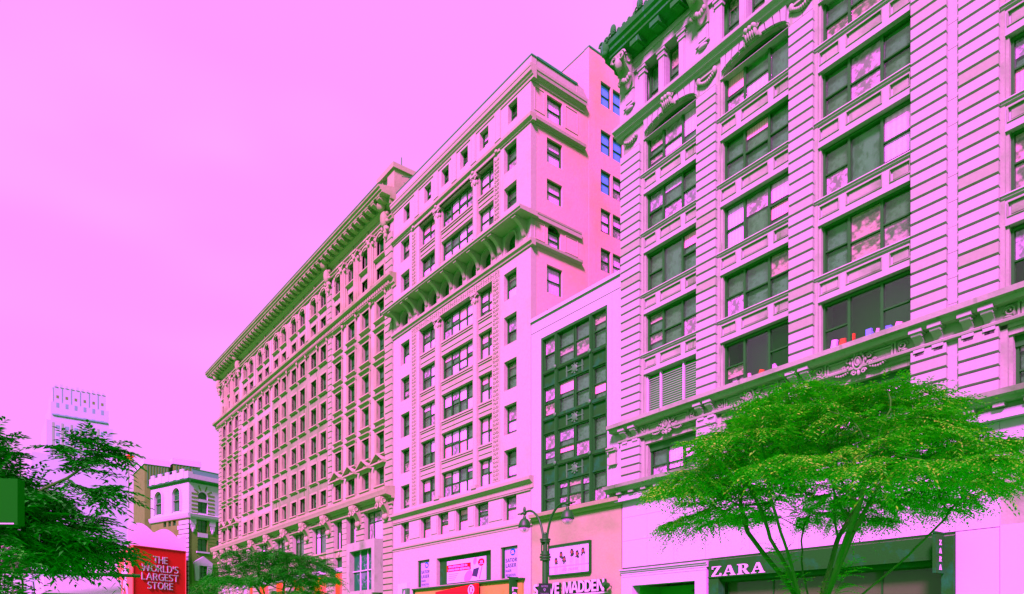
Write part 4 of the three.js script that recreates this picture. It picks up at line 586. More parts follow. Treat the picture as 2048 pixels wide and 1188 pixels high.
  for (let i = 0; i < 9; i++) part(o, 'roof_vent', [box(L + 3 + i * 5.9, L + 4.7 + i * 5.9, 41.5, 41.8, 0.9, 1.2), box(L + 3.1 + i * 5.9, L + 3.2 + i * 5.9, 41.1, 41.5, 1.0, 1.1), box(L + 4.5 + i * 5.9, L + 4.6 + i * 5.9, 41.1, 42.0, 1.0, 1.1)], M.copper);
  // carved figures under the cornice at the pavilion corners
  for (const x of [-56.65, -69.3, -99.8, -109.2]) part(o, 'carved_figure', [lump(x, 40.1, 0.7, 0.42, 0.5, 0.42, 2), lump(x, 39.1, 0.4, 0.46, 0.8, 0.36, 2), lump(x + 0.1, 38.3, 0.3, 0.2, 0.6, 0.22, 1), scroll(x - 0.4, 40.45, 0.6, 0.34, -1), scroll(x + 0.4, 40.45, 0.6, 0.34, 1), ...[...Array(10)].map((_, i) => lump(x + 0.5 * Math.sin(i * 2.1), 37.9 + i * 0.22, 0.32, 0.16, 0.2, 0.2, 1)), lump(x, 37.7, 0.25, 0.2, 0.3, 0.2, 1)], TT);
  // bulkhead on the roof at the right end
  const bh = part(o, 'roof_bulkhead', [box(-59.9, -59.5, 41.9, 44.5, -4, -0.9), box(-58.5, -57.2, 41.9, 44.5, -3.4, -0.9), box(-60.3, -57.0, 44.5, 44.95, -3.6, -0.7)], TT); part(bh, 'panel', box(-59.5, -58.5, 42, 44.5, -1.4, -1.2), M.white);
  part(bh, 'pipe', [tubeBetween(new THREE.Vector3(-57.1, 44.9, -1.6), new THREE.Vector3(-57.1, 45.7, -1.6), 0.04, 0.04), tubeBetween(new THREE.Vector3(-57.0, 43.9, -1.6), new THREE.Vector3(-54.9, 43.2, -3), 0.04, 0.04)], M.copper);
  // base: ledge, consoles, great windows between rusticated piers
  part(o, 'base_ledge', prof([[-0.3, 13.9], [0.3, 13.94], [0.34, 14.1], [0.9, 14.22], [0.96, 14.4], [1.04, 14.6], [1.06, 14.8], [0.9, 14.9], [-0.3, 15.02]], L - 1.2, Rr + 0.3), TT);
  part(o, 'base_frieze', [box(L, Rr, 13.4, 13.95, -0.4, 0.1), prof([[0.1, 13.42], [0.26, 13.46], [0.28, 13.58], [0.1, 13.66]], L - 0.2, Rr + 0.1)], TT);
  { const r = mulberry(17), g = []; for (let i = 0; i < 90; i++) g.push(lump(L + 10 + i * 0.34, 13.78 + 0.1 * Math.sin(i * 0.9), 0.16, 0.16, 0.12 + 0.06 * r(), 0.16, 1)); const d = part(o, 'garland', g, TT); d.userData.kind = 'stuff'; }
  const base = [-109.2, -105.8, -102.8, -99.6, -93.05, -87.0, -81.1, -75.2, -69.3, -62.3, -56.7];
  base.forEach((x) => {
    const w = x > -70 || x < -99 ? 0.95 : 1.15; part(o, 'console', [...consoleGeo(x, 0.9, 14.1, 1.8, 0.95, 0.1), lump(x, 12.4, 0.3, 0.4, 0.35, 0.25, 1), scroll(x - 0.4, 13.3, 0.9, 0.3, -1), scroll(x + 0.4, 13.3, 0.9, 0.3, 1)], TT);
    part(o, 'pier', box(x - w, x + w, 0, 13.62, -0.45, -0.02), T);
    for (let y = 5.2; y < 13.4; y += 0.56) { const g = prof([[-0.05, 0], [0.02, 0], [0.12, 0.06], [0.12, 0.5], [-0.05, 0.5]], 0, 2 * w - 0.04); const m = part(o, 'stone_block', g, T); m.position.set(x - w + 0.02, y, 0); }
  });
  for (let i = 0; i + 1 < base.length; i++) {
    const a = base[i] + (base[i] > -70 || base[i] < -99 ? 0.95 : 1.15), b = base[i + 1] - (base[i + 1] > -70 || base[i + 1] < -99 ? 0.95 : 1.15); if (b - a < 0.4) continue;
    if (b - a > 4) { const m = (a + b) / 2; part(o, 'pier', box(m - 0.5, m + 0.5, 0, 13.62, -0.45, 0.02), T); for (let y = 5.2; y < 13.4; y += 0.56) slab(o, 'stone_block', T, m - 0.48, m + 0.48, y, y + 0.5, 0, 0.1); for (const [p, q] of [[a, m - 0.5], [m + 0.5, b]]) bigWindow(p, q); } else bigWindow(a, b);
  }
  function bigWindow(a, b) {
    windowUnit(o, { x0: a, x1: b, y0: 10.5, y1: 13.4, z: -0.4, cols: b - a > 2 ? [0.3, 0.7] : [1], rails: [0.68, 0.68], fr: 0.12, mu: 0.1, glass: GLASS, mat: M.sash, blind: { p: 0.55, full: 0.6, mats: [M.blindGrey, M.blind, M.blindDim] } });
    part(o, 'spandrel', [box(a, b, 9.7, 10.5, -0.45, -0.05), box(a, b, 10.34, 10.5, -0.05, 0.1), lump((a + b) / 2, 10.0, -0.02, 0.2, 0.26, 0.12, 1)], TT);
    windowUnit(o, { x0: a, x1: b, y0: 8.6, y1: 9.7, z: -0.4, fr: 0.1, glass: GLASS_DARK });
    part(o, 'shop_lintel', box(a, b, 8.2, 8.6, -0.45, 0.06), M.shopWhite);
    const red = a > -96 && a < -63; slab(o, 'shop_panel', red ? M.orangeRed : M.shopWhite, a + 0.05, a + (b - a) * 0.52, 0, 8.2, -0.3, -0.1); slab(o, 'shop_panel', red ? M.redSide : M.shopWhite, a + (b - a) * 0.52, b - 0.05, 0, 8.2, -0.32, -0.12);
  }
  part(o, 'shop_pier', box(-63.9, -63.3, 0, 8.6, 0, 0.1), M.shopWhite);
  rebase(o, L, 0, 0);
  // framed college banner
  const bn = thing('college_banner', 'dark green glass banner with round college seal in grey stone frame', 'banner');
  part(bn, 'frame', [box(-63.3, -62.6, 5.6, 10.5, 0.12, 1.0), box(-58.0, -57.4, 5.6, 10.5, 0.12, 1.0), box(-62.6, -58.0, 9.7, 10.5, 0.12, 1.0), box(-62.6, -58.0, 5.0, 5.9, 0.12, 1.0)], M.limestoneWorn);
  printed(bn, 'seal_print', canvasMat(512, 512, (c, w, h) => {
    c.fillStyle = '#02921e'; c.fillRect(0, 0, w, h); const r = mulberry(4); for (let i = 0; i < 300; i++) { c.fillStyle = `rgba(4,${130 + r() * 40 | 0},${24 + r() * 30 | 0},0.1)`; c.fillRect(r() * w, r() * h, 30 + r() * 60, 20 + r() * 50); }
    c.strokeStyle = '#4c8a5e'; c.lineWidth = 4; for (const q of [198, 138]) { c.beginPath(); c.ellipse(256, 270, q, q, 0, 0, 7); c.stroke(); }
    c.fillStyle = '#5c9a6e'; c.font = 'bold 42px serif'; c.textAlign = 'center'; const ring = (t, a0, a1, flip) => { [...t].forEach((ch, i) => { const a = a0 + (a1 - a0) * i / (t.length - 1); c.save(); c.translate(256 + 166 * Math.cos(a), 270 + 166 * Math.sin(a)); c.rotate(a + (flip ? -Math.PI / 2 : Math.PI / 2)); c.fillText(ch, 0, flip ? 18 : 14); c.restore(); }); };
    ring('MERCY COLLEGE', -Math.PI * 1.02, Math.PI * 0.02); ring('NEW YORK', Math.PI * 0.8, Math.PI * 0.2, true);
    c.lineWidth = 8; c.strokeStyle = '#54926a'; c.beginPath(); c.moveTo(180, 240); c.lineTo(180, 320); c.quadraticCurveTo(190, 380, 256, 400); c.quadraticCurveTo(322, 380, 332, 320); c.lineTo(332, 240); c.stroke(); for (let i = 0; i < 4; i++) { c.fillRect(192 + i * 18, 250, 9, 100 + i * 8); } c.beginPath(); c.moveTo(236, 160); c.lineTo(320, 370); c.moveTo(300, 160); c.lineTo(262, 330); c.moveTo(226, 190); c.lineTo(310, 180); c.stroke();
  }), -62.6, -58.0, 5.9, 9.7, 0.5);
  for (const x of [-61.1, -59.55]) part(bn, 'glazing_bar', box(x - 0.04, x + 0.04, 5.9, 9.7, 0.5, 0.6), M.white); part(bn, 'glazing_bar', box(-62.6, -58.0, 7.75, 7.83, 0.6, 0.66), M.white); rebase(bn, -60.3, 5.0, 0);
}
// ---------------------------------------------------------------- department store, corner sign and tower beyond the avenue
{
  const o = thing('department_store', 'white and dark brick department store with corner arches, seen past the long building', 'building');
  const FS = M.farStone, DB = M.darkBrick, D = 30, FL = 13;   // own axes: corner at the origin, front runs to -x, side runs back
  const side = (g) => g.rotateY(Math.PI / 2), C = 2.8;
  const so = [[C - 1, C + 1, 21.2, 23.6], [C - 1, C + 1, 17.6, 20.0], [C - 0.8, C + 0.8, 12.2, 14.8], [C + 2.9, C + 4.3, 21.2, 23.6], [C + 2.9, C + 4.3, 17.6, 20.0]];
  part(o, 'side_wall', wallBoxes(0.02, D, 0, 24.0, -0.6, 0, so).map(side), DB);
  part(o, 'side_wall', [...wallBoxes(0.02, D, 24.0, 27.3, -0.6, 0.05, [[C - 1, C + 1, 24.9, 27.0]]), archedWall(0.02, D, 27.3, 30.6, -0.6, 0.05, [{ cx: C, w: 2.0, y0: 27.5, spring: 27.9, rise: 1.0 }])].map(side), FS);
  const turned = (p) => { const w = windowUnit(o, p); w.rotation.y = Math.PI / 2; };
  for (const [a, b, y0, y1] of [...so, [C - 1, C + 1, 24.9, 27.0]]) turned({ x0: a, x1: b, y0, y1, z: -0.35, cols: [1, 1], rails: [0.55], fr: 0.09, mu: 0.09, glass: GLASS_DARK });
  turned({ x0: C - 1, x1: C + 1, y0: 27.5, y1: 28.9, arch: 0.98, z: -0.35, fr: 0.09, glass: GLASS_DARK });
  for (let i = 0; i < 6; i++) for (const s of [-1, 1]) part(o, 'dark_band', side(box(C + (s < 0 ? -2.3 : 1.0), C + (s < 0 ? -1.0 : 2.4), 24.6 + i * 0.72, 24.92 + i * 0.72, 0.05, 0.09)), DB);
  for (const a of [0.55, 1.15, 2.0, 2.6]) part(o, 'dark_band', side(box(1.05, 2.1, -0.14, 0.14, 0.05, 0.09).rotateZ(a).translate(C, 28.1, 0)), DB);
  part(o, 'window_trim', side(box(C - 1.3, C + 1.3, 17.3, 17.6, 0, 0.25)), FS); part(o, 'window_trim', side(box(C - 1.0, C + 1.0, 20.3, 21.1, 0, 0.12)), FS);
  for (const t of [C - 2.0, C + 2.0]) part(o, 'pendant_ornament', [box(t - 0.6, t + 0.6, 22.6, 24.0, 0, 0.16), box(t - 0.42, t + 0.42, 21.7, 22.6, 0, 0.14), lump(t, 21.5, 0.1, 0.3, 0.5, 0.15, 1)].map(side), FS);
  part(o, 'pediment', [(() => { const s = new THREE.Shape(); s.moveTo(C - 1.9, 15.5); s.lineTo(C, 16.7); s.lineTo(C + 1.9, 15.5); s.lineTo(C + 1.6, 12); s.lineTo(C + 0.85, 12); s.lineTo(C + 0.85, 14.9); s.lineTo(C - 0.85, 14.9); s.lineTo(C - 0.85, 12); s.lineTo(C - 1.6, 12); return new THREE.ExtrudeGeometry(s, { depth: 0.3, bevelEnabled: false }); })()].map(side), FS);
  { const g = []; for (let y = 1; y < 23.8; y += 0.62) for (const [p, q] of [[1.8, C - 1.1], [C + 1.1, C + 2.8], [C + 4.4, D]]) g.push(box(p, q, y, y + 0.1, 0, 0.04)); const m = part(o, 'brick_bands', g.map(side), FS); m.material = M.darkBrick; m.userData.kind = 'stuff'; }
  const ax = [-3.95, -10.15];
  part(o, 'front_wall', [...wallBoxes(-FL, 0, 24.0, 27.3, -0.6, 0.05, ax.map((c) => [c - 1.25, c + 1.25, 25.2, 27.3])), archedWall(-FL, 0, 27.3, 30.6, -0.6, 0.05, ax.map((cx) => ({ cx, w: 2.5, y0: 27.32, spring: 28.4, rise: 1.2 })))], FS);
  part(o, 'front_wall', wallBoxes(-FL, 0, 0, 24.0, -0.6, 0, [[-5.4, -4.3, 22.6, 23.9], [-6.9, -6.0, 22.6, 23.9], [-8.6, -7.6, 22.6, 23.9]]), DB);
  for (const c of ax) { part(o, 'archivolt', [archBand(c, 2.6, 28.4, 1.25, 0.3, 0.05, 0.25, 3.2), archBand(c, 3.5, 28.4, 1.7, 0.12, 0.05, 0.15, 3.2)], FS); windowUnit(o, { x0: c - 1.2, x1: c + 1.2, y0: 25.2, y1: 29.55, arch: 1.15, z: -0.3, rails: [0.6], cols: [1, 1], fr: 0.12, mat: M.mullion, glass: GLASS_DARK, blind: { p: 1, mats: [M.blind] } }); }
  for (const [a, b] of [[-5.4, -4.3], [-6.9, -6.0], [-8.6, -7.6]]) windowUnit(o, { x0: a, x1: b, y0: 22.6, y1: 23.9, z: -0.3, fr: 0.1, rails: [0.5], glass: GLASS_DARK });
  for (let i = 0; i < 26; i++) part(o, 'corner_stone', box(-3.6 + (i % 2) * 0.5, 0.06, 0.6 + i * 0.88, 1.3 + i * 0.88, 0, 0.12), FS);
  const both = (pts) => { const far = Math.max(...pts.map((p) => p[0])); return [prof(pts, -FL, far), side(prof(pts, 0, D))]; };
  part(o, 'belt_course', both([[0, 23.6], [0.3, 23.7], [0.45, 24.0], [0.55, 24.5], [0, 24.7]]), FS);
  part(o, 'cornice', both([[0, 30.35], [0.2, 30.45], [0.35, 30.6], [0.6, 30.7], [0.65, 30.95], [0, 31.05]]), M.copper);
  part(o, 'parapet', [box(-FL, 0.4, 31.05, 32.3, -0.6, 0.4), side(box(0.6, D, 31.05, 31.9, -0.6, 0.4))], FS);
  part(o, 'railing', [box(-FL, 0.5, 32.86, 32.98, 0.1, 0.2), side(box(0.5, D, 32.86, 32.98, 0.1, 0.2))], M.coping); part(o, 'rail_glass', side(box(0.5, D, 31.9, 32.86, 0.13, 0.16)), M.farWindow);
  for (let i = 0; i < 5; i++) part(o, 'parapet_pier', box(-2.2 - i * 2.5, -1.0 - i * 2.5, 31.1, 32.84, 0.2, 0.5), FS);
  o.position.set(-140, 0, -2.7); o.rotation.y = 18.1 * Math.PI / 180;
  // dark roof houses behind the parapet
  for (const [x0, x1, y1, z0, z1, lbl] of [[-172, -160, 38.2, -3.5, 1.1, 'dark slatted roof house behind store parapet, left one'], [-170, -160, 39.0, -9.6, -4.3, 'dark slatted roof house behind store parapet, right one beside long building']]) {
    const t = thing('roof_house', lbl, 'roof house', 'roof houses on the store'); part(t, 'wall', box(x0, x1, 0, y1 - 1.2, z0, z1), DB); part(t, 'roof_band', box(x0 - 0.2, x1 + 0.2, y1 - 1.2, y1, z0 - 0.2, z1 + 0.2), M.farStone);
    for (let i = 0; i < 8; i++) part(t, 'slat', box(x1, x1 + 0.1, y1 - 6, y1 - 1.4, z0 + 0.2 + i * (z1 - z0 - 0.3) / 8, z0 + 0.42 + i * (z1 - z0 - 0.3) / 8), M.mullion); rebase(t, x0, 0, z0);
  }
  // tall fins of the older store front at far left
  const fn = thing('finned_facade', 'store front of many upright white fins behind the left tree', 'building');
  part(fn, 'wall', box(-215, -147.2, 0, 19, -8, 5.5), DB); for (let i = 0; i < 28; i++) part(fn, 'fin', box(-214.4 + i * 2.4, -213.1 + i * 2.4, 0, 18.9, 5.5, 5.75), M.shopWhite); rebase(fn, -181, 0, 0);
  // red corner sign
  const rs = thing('corner_sign', 'big red box sign reading THE WORLD\'S LARGEST STORE with white star on its side', 'sign');
  const x1 = -131.9, x0 = -146.7, z1 = 8, z0 = -0.4;
  const rd = [-0.415, -0.91], RL = 10.25, poly = (pts, y0, y1) => new THREE.ExtrudeGeometry(new THREE.Shape(pts.map(([x, z]) => new THREE.Vector2(x, -z))), { depth: y1 - y0, bevelEnabled: false }).rotateX(-Math.PI / 2).translate(0, y0, 0);
  const far = [x1 + rd[0] * RL, z1 + rd[1] * RL], onFace = (g) => g.rotateY(Math.atan2(-rd[1], rd[0])).translate(x1, 0, z1);
  part(rs, 'box', poly([[x0, z1 - 0.08], [x1 - 0.05, z1 - 0.08], far, [x0 - 1, far[1]]], 0, 16.85), M.red); part(rs, 'side_face', box(x0, x1 - 0.1, 0, 16.8, z1 - 0.08, z1), M.redSide);
  part(rs, 'edge_trim', [box(x1 - 0.1, x1 + 0.04, 0, 16.95, z1 - 0.1, z1 + 0.05), onFace(box(0.06, RL, 16.82, 16.95, -0.05, 0.08)), onFace(box(RL - 0.12, RL, 0, 16.82, -0.05, 0.08)), box(x0, x1 - 0.1, 16.85, 16.95, z1 - 0.1, z1 + 0.05)], M.redSide);
  [['THE', 14.25, 2.9], ['WORLD\'S', 12.75, 7.2], ['LARGEST', 11.25, 7.2], ['STORE', 9.75, 5.0]].forEach(([t, y, w]) => letters(rs, t, sans, 1.2, 0.08, M.white, (g, q) => onFace(g.scale(w / q, 1, 1).translate(5.2 - w / 2, y, 0.03))));
  letters(rs, 'macy\'s', sansBold, 1.9, 0.08, M.white, (g, q) => onFace(g.scale(6.4 / q, 1, 1).translate(3.0, 6.9, 0.03))); letters(rs, 'macy\'s', sansBold, 2.6, 0.08, M.white, (g, q) => g.scale(12 / q, 1, 1).translate(x0 + 1.2, 6.2, z1));
  const star = (cx, cy, rx, ry, k) => { const s = new THREE.Shape(); for (let i = 0; i < 10; i++) { const a = Math.PI / 2 + i * Math.PI / 5, q = i % 2 ? k : 1; s[i ? 'lineTo' : 'moveTo'](cx + rx * q * Math.cos(a), cy + ry * q * Math.sin(a)); } return new THREE.ExtrudeGeometry(s, { depth: 0.1, bevelEnabled: false }); };
  part(rs, 'star', star(-138.6, 12.0, 4.2, 4.4, 0.3).translate(0, 0, z1), M.white); rebase(rs, x1, 0, z1);
  // white scalloped screen above the sign
  const sc = new THREE.Shape(); sc.moveTo(0, 16.6); sc.lineTo(0, 20.2); for (let i = 1; i <= 40; i++) { const t = i / 40; sc.lineTo(9.4 * t, 20.6 + 1.2 * Math.abs(Math.sin(t * 7.2)) - 1.6 * t); } sc.lineTo(9.4, 16.6);
  single('scalloped_screen', 'white scalloped screen rising above the red box sign', 'screen', new THREE.ExtrudeGeometry(sc, { depth: 0.4, bevelEnabled: false }).translate(-8.9, 0, 0).rotateY(Math.PI / 2), M.shopWhite, [-137.5, 0, -1.0]);
  // red star on a mast and the far tower
  const ms = thing('roof_star', 'small red star on a mast above the left tree', 'star'); part(ms, 'star', star(0, 35.6, 1.1, 1.1, 0.4).rotateY(Math.PI / 2).translate(-150, 0, 5.6), M.red); part(ms, 'mast', tubeBetween(new THREE.Vector3(-150.1, 26, 5.6), new THREE.Vector3(-150.1, 35, 5.6), 0.08, 0.06), M.darkMetal); rebase(ms, -150, 26, 5.6);
  const tw = thing('stepped_tower', 'pale stepped skyscraper rising far off behind the left tree', 'building');
  const tx = -401, tz = [-25, -3]; // its near face looks down the street
  const tiers = [[0, 88, 9, 5], [88, 105, 3, 2], [105, 114, 1.2, 0.6], [114, 121.5, 0, 0]];
  tiers.forEach(([y0, y1, g]) => part(tw, 'tier', box(tx - 26 - g, tx + g * 0.4, y0, y1, tz[0] - g, tz[1] + g), M.farTower));
  for (let i = 0; i < 6; i++) { const z = tz[0] + 1.6 + i * 3.75; for (const [y, h, w, g, m] of [[116.2, 1.3, 0.5, 0.0, M.darkBrick], [111.6, 2.2, 0.55, 0.48, M.farWindow], [107.0, 1.5, 0.6, 0.48, M.farWindow], [101.2, 1.6, 0.75, 1.2, M.farWindow], [97.6, 1.6, 0.75, 1.2, M.farWindow], [94, 1.6, 0.75, 1.2, M.farWindow], [90.4, 1.6, 0.75, 1.2, M.farWindow]]) part(tw, 'window', box(tx + g, tx + g + 0.06, y, y + h, z - w, z + w), m); part(tw, 'rib', box(tx, tx + 0.1, 114, 121, z + 1.7, z + 2.0), M.farWindow); part(tw, 'pier', box(tx + 1.2, tx + 1.3, 88, 104, z + 1.45, z + 2.3), M.farShade); }
  part(tw, 'crest', [...Array(10)].map((_, i) => box(tx - 0.5, tx + 0.3, 121.5, 122.4 + (i % 3) * 0.3, tz[0] + 0.6 + i * 2.2, tz[0] + 1.8 + i * 2.2)), M.farTower); part(tw, 'band', box(tx, tx + 1.0, 107.6, 108.2, tz[0] - 0.6, tz[1] + 0.6), M.farWindow);
  rebase(tw, tx, 0, -14);
}
// ---------------------------------------------------------------- street furniture
{
  const V = (x, y, z) => new THREE.Vector3(x, y, z);
  const lp = thing('street_lamp', 'dark green twin-arm street lamp with glass bowl lights in front of shoe shop', 'street lamp'), x = -20.5, z = 12.4;
  const ringy = (y, r, h) => new THREE.CylinderGeometry(r, r, h, 20).translate(x, y, z);
  part(lp, 'pole', [new THREE.CylinderGeometry(0.115, 0.13, 3.0, 16).translate(x, 3.1, z), new THREE.CylinderGeometry(0.2, 0.26, 1.5, 16).translate(x, 0.85, z), new THREE.CylinderGeometry(0.34, 0.38, 0.14, 16).translate(x, 0.2, z)], M.darkMetal);
  part(lp, 'collar', [ringy(4.62, 0.2, 0.06), ringy(4.72, 0.22, 0.07), ringy(4.82, 0.2, 0.05), ringy(4.9, 0.16, 0.1), ringy(5.32, 0.19, 0.05), ringy(5.4, 0.21, 0.05), ringy(5.12, 0.085, 0.44), ...[...Array(4)].map((_, i) => new THREE.CylinderGeometry(0.03, 0.03, 0.4, 6).translate(x + 0.14 * Math.cos(i * 1.571 + 0.5), 5.12, z + 0.14 * Math.sin(i * 1.571 + 0.5))), ringy(5.5, 0.07, 0.16), new THREE.SphereGeometry(0.08, 10, 8).translate(x, 5.6, z)], M.darkMetal);
  const bowl = glassMat(0.9, 0.95, 0.9, 0.85, 0.12);
  for (const s of [-1, 1]) {
    const c = new THREE.CatmullRomCurve3([V(x + s * 0.1, 5.2, z), V(x + s * 0.16, 5.7, z), V(x + s * 0.42, 6.3, z), V(x + s * 0.85, 6.62, z), V(x + s * 1.27, 6.62, z), V(x + s * 1.5, 6.58, z)]);
    const a = part(lp, 'arm', [new THREE.TubeGeometry(c, 24, 0.045, 8)], M.darkMetal); part(a, 'finial', [lump(x + s * 1.27, 6.72, z, 0.06, 0.14, 0.06, 1), lump(x + s * 1.62, 6.6, z, 0.1, 0.03, 0.03, 1), lump(x + s * 1.27, 6.58, z, 0.09, 0.07, 0.09, 1)], M.darkMetal);
    const hx = x + s * 1.27, prof2 = [[0.03, 6.52], [0.06, 6.44], [0.07, 6.38], [0.14, 6.34], [0.2, 6.25], [0.235, 6.14], [0.25, 6.08], [0.25, 6.03], [0.22, 6.02]].map(([r, y]) => new THREE.Vector2(r, y));
    const h = part(lp, 'lamp_head', new THREE.LatheGeometry(prof2, 24).translate(hx, 0, z), M.darkMetal); part(h, 'glass_bowl', new THREE.SphereGeometry(0.22, 20, 10, 0, Math.PI * 2, Math.PI / 2, Math.PI / 2).scale(1, 0.95, 1).translate(hx, 6.02, z), bowl); part(h, 'bulb', new THREE.SphereGeometry(0.07, 10, 8).scale(1, 1.4, 1).translate(hx, 5.96, z), M.white);
  }
  rebase(lp, x, 0, z);
  const pg = thing('police_sign', 'black board lettered NYPD Security Camera fixed to the street lamp', 'sign');
  part(pg, 'board', new THREE.BoxGeometry(0.46, 0.62, 0.03), M.darkMetal);
  const pr = part(pg, 'print', (() => { const g = new THREE.PlaneGeometry(0.45, 0.61).translate(0, 0, 0.0175); g.userData.keep = true; return g; })(), canvasMat(256, 348, (c, w, h) => { c.fillStyle = '#064a0c'; c.fillRect(0, 0, w, h); c.fillStyle = '#4f8658'; c.textAlign = 'center'; c.font = 'bold 56px sans-serif'; c.fillText('NYPD', w / 2, 82); c.beginPath(); c.arc(w / 2, 130, 27, 0, 7); c.fill(); c.beginPath(); c.moveTo(w / 2 - 20, 150); c.lineTo(w / 2 + 20, 150); c.lineTo(w / 2, 178); c.fill(); c.fillStyle = '#064a0c'; c.beginPath(); c.arc(w / 2, 128, 12, 0, 7); c.fill(); c.fillStyle = '#4f8658'; c.font = 'bold 46px sans-serif'; c.fillText('Security', w / 2, 236); c.fillText('Camera', w / 2, 288); }));
  pg.position.set(-20.28, 3.38, 12.62); pg.rotation.y = 0.85;
  // awning with dark pole at left
  const at = (px, py, d) => { const u = (px - 1024) / 1400; return V(-Math.cos(TH) * d + Math.sin(TH) * u * d, 1.7 + (1271 - py) / 1400 * d, 30 - Math.sin(TH) * d - Math.cos(TH) * u * d); };
  const cn = thing('pavilion_canopy', 'white flat canopy under a long dark pole at lower left', 'canopy'), p0 = at(-60, 1139, 20.6), p1 = at(280, 1152, 24), c0 = at(88, 1150, 22.3), c1 = at(243, 1156, 23.8);
  part(cn, 'pole', tubeBetween(p0, p1, 0.06, 0.06, 8), M.darkMetal);
  { const d = new THREE.Vector3().subVectors(c1, c0), l = Math.hypot(d.x, d.z), g = box(0, l, -0.56, -0.04, -1.6, 0); g.rotateY(-Math.atan2(d.z, d.x)).translate(c0.x, c0.y, c0.z); part(cn, 'fascia', g, M.white); const q = box(0, l, -3.3, -0.6, -1.5, -1.4).rotateY(-Math.atan2(d.z, d.x)).translate(c0.x, c0.y, c0.z); part(cn, 'back_panel', q, M.steelGreen); }
  part(cn, 'post', tubeBetween(V(p0.x, 0, p0.z), p0, 0.06, 0.06, 8), M.darkMetal); rebase(cn, p0.x, 0, p0.z);
  // dark sign board on a post at the left edge
  const sb = thing('sign_board', 'blank dark sign board on a post at the left edge before the tree', 'sign'), e = at(-14, 1005, 6.4);
  part(sb, 'board', [new THREE.BoxGeometry(0.5, 0.42, 0.1).rotateY(0.95).translate(e.x, e.y, e.z)], flat(0.001, 0.24, 0.001, 1, { specularIntensity: 0.08 })); part(sb, 'trim', new THREE.BoxGeometry(0.44, 0.01, 0.11).rotateY(0.95).translate(e.x, e.y - 0.2, e.z), M.white); part(sb, 'post', tubeBetween(V(e.x - 0.1, 0, e.z + 0.12), V(e.x - 0.1, e.y + 0.3, e.z + 0.12), 0.04, 0.04, 8), M.darkMetal); rebase(sb, e.x, 0, e.z);
}
// ---------------------------------------------------------------- trees: limbs grown by space colonisation, leaves set along the twigs
function leafGeo(list) {                     // list of [pos, dir, up, length, width]
  const n = list.length, P = new Float32Array(n * 12 * 3), N = new Float32Array(n * 12 * 3), U = new Float32Array(n * 12 * 2); let k = 0, q = 0;
  const side = new THREE.Vector3(), A = new THREE.Vector3(), B = new THREE.Vector3(), C = new THREE.Vector3(), D = new THREE.Vector3(), nn = new THREE.Vector3(), e = new THREE.Vector3();
  const tri = (a, b, c, u) => { nn.subVectors(b, a).cross(e.subVectors(c, a)).normalize(); for (const v of [a, b, c]) { P[k] = v.x; P[k + 1] = v.y; P[k + 2] = v.z; N[k] = nn.x; N[k + 1] = nn.y; N[k + 2] = nn.z; k += 3; U[q++] = u; U[q++] = 0.5; } };
  for (const [p, d, up, l, w, u] of list) {
    side.crossVectors(d, up).normalize(); A.copy(p); D.copy(p).addScaledVector(d, l).addScaledVector(up, -l * 0.12);
    B.copy(p).addScaledVector(d, l * 0.45).addScaledVector(side, w / 2).addScaledVector(up, w * 0.16); C.copy(p).addScaledVector(d, l * 0.45).addScaledVector(side, -w / 2).addScaledVector(up, w * 0.16); 
    tri(A, B, D, u); tri(A, D, C, u);
  }
  const g = new THREE.BufferGeometry(); g.setAttribute('position', new THREE.BufferAttribute(P.slice(0, k), 3)); g.setAttribute('normal', new THREE.BufferAttribute(N.slice(0, k), 3)); g.setAttribute('uv', new THREE.BufferAttribute(U.slice(0, q), 2)); g.userData.keep = true; return g;
}
function leafMat(cols) { const t = tex(64, (u) => { const x = u * (cols.length - 1), i = Math.min(cols.length - 2, Math.floor(x)); return mix(cols[i], cols[i + 1], x - i); }); t.wrapS = t.wrapT = THREE.ClampToEdgeWrapping; return new THREE.MeshPhysicalMaterial({ map: t, roughness: 0.6, specularIntensity: 0.35 }); }
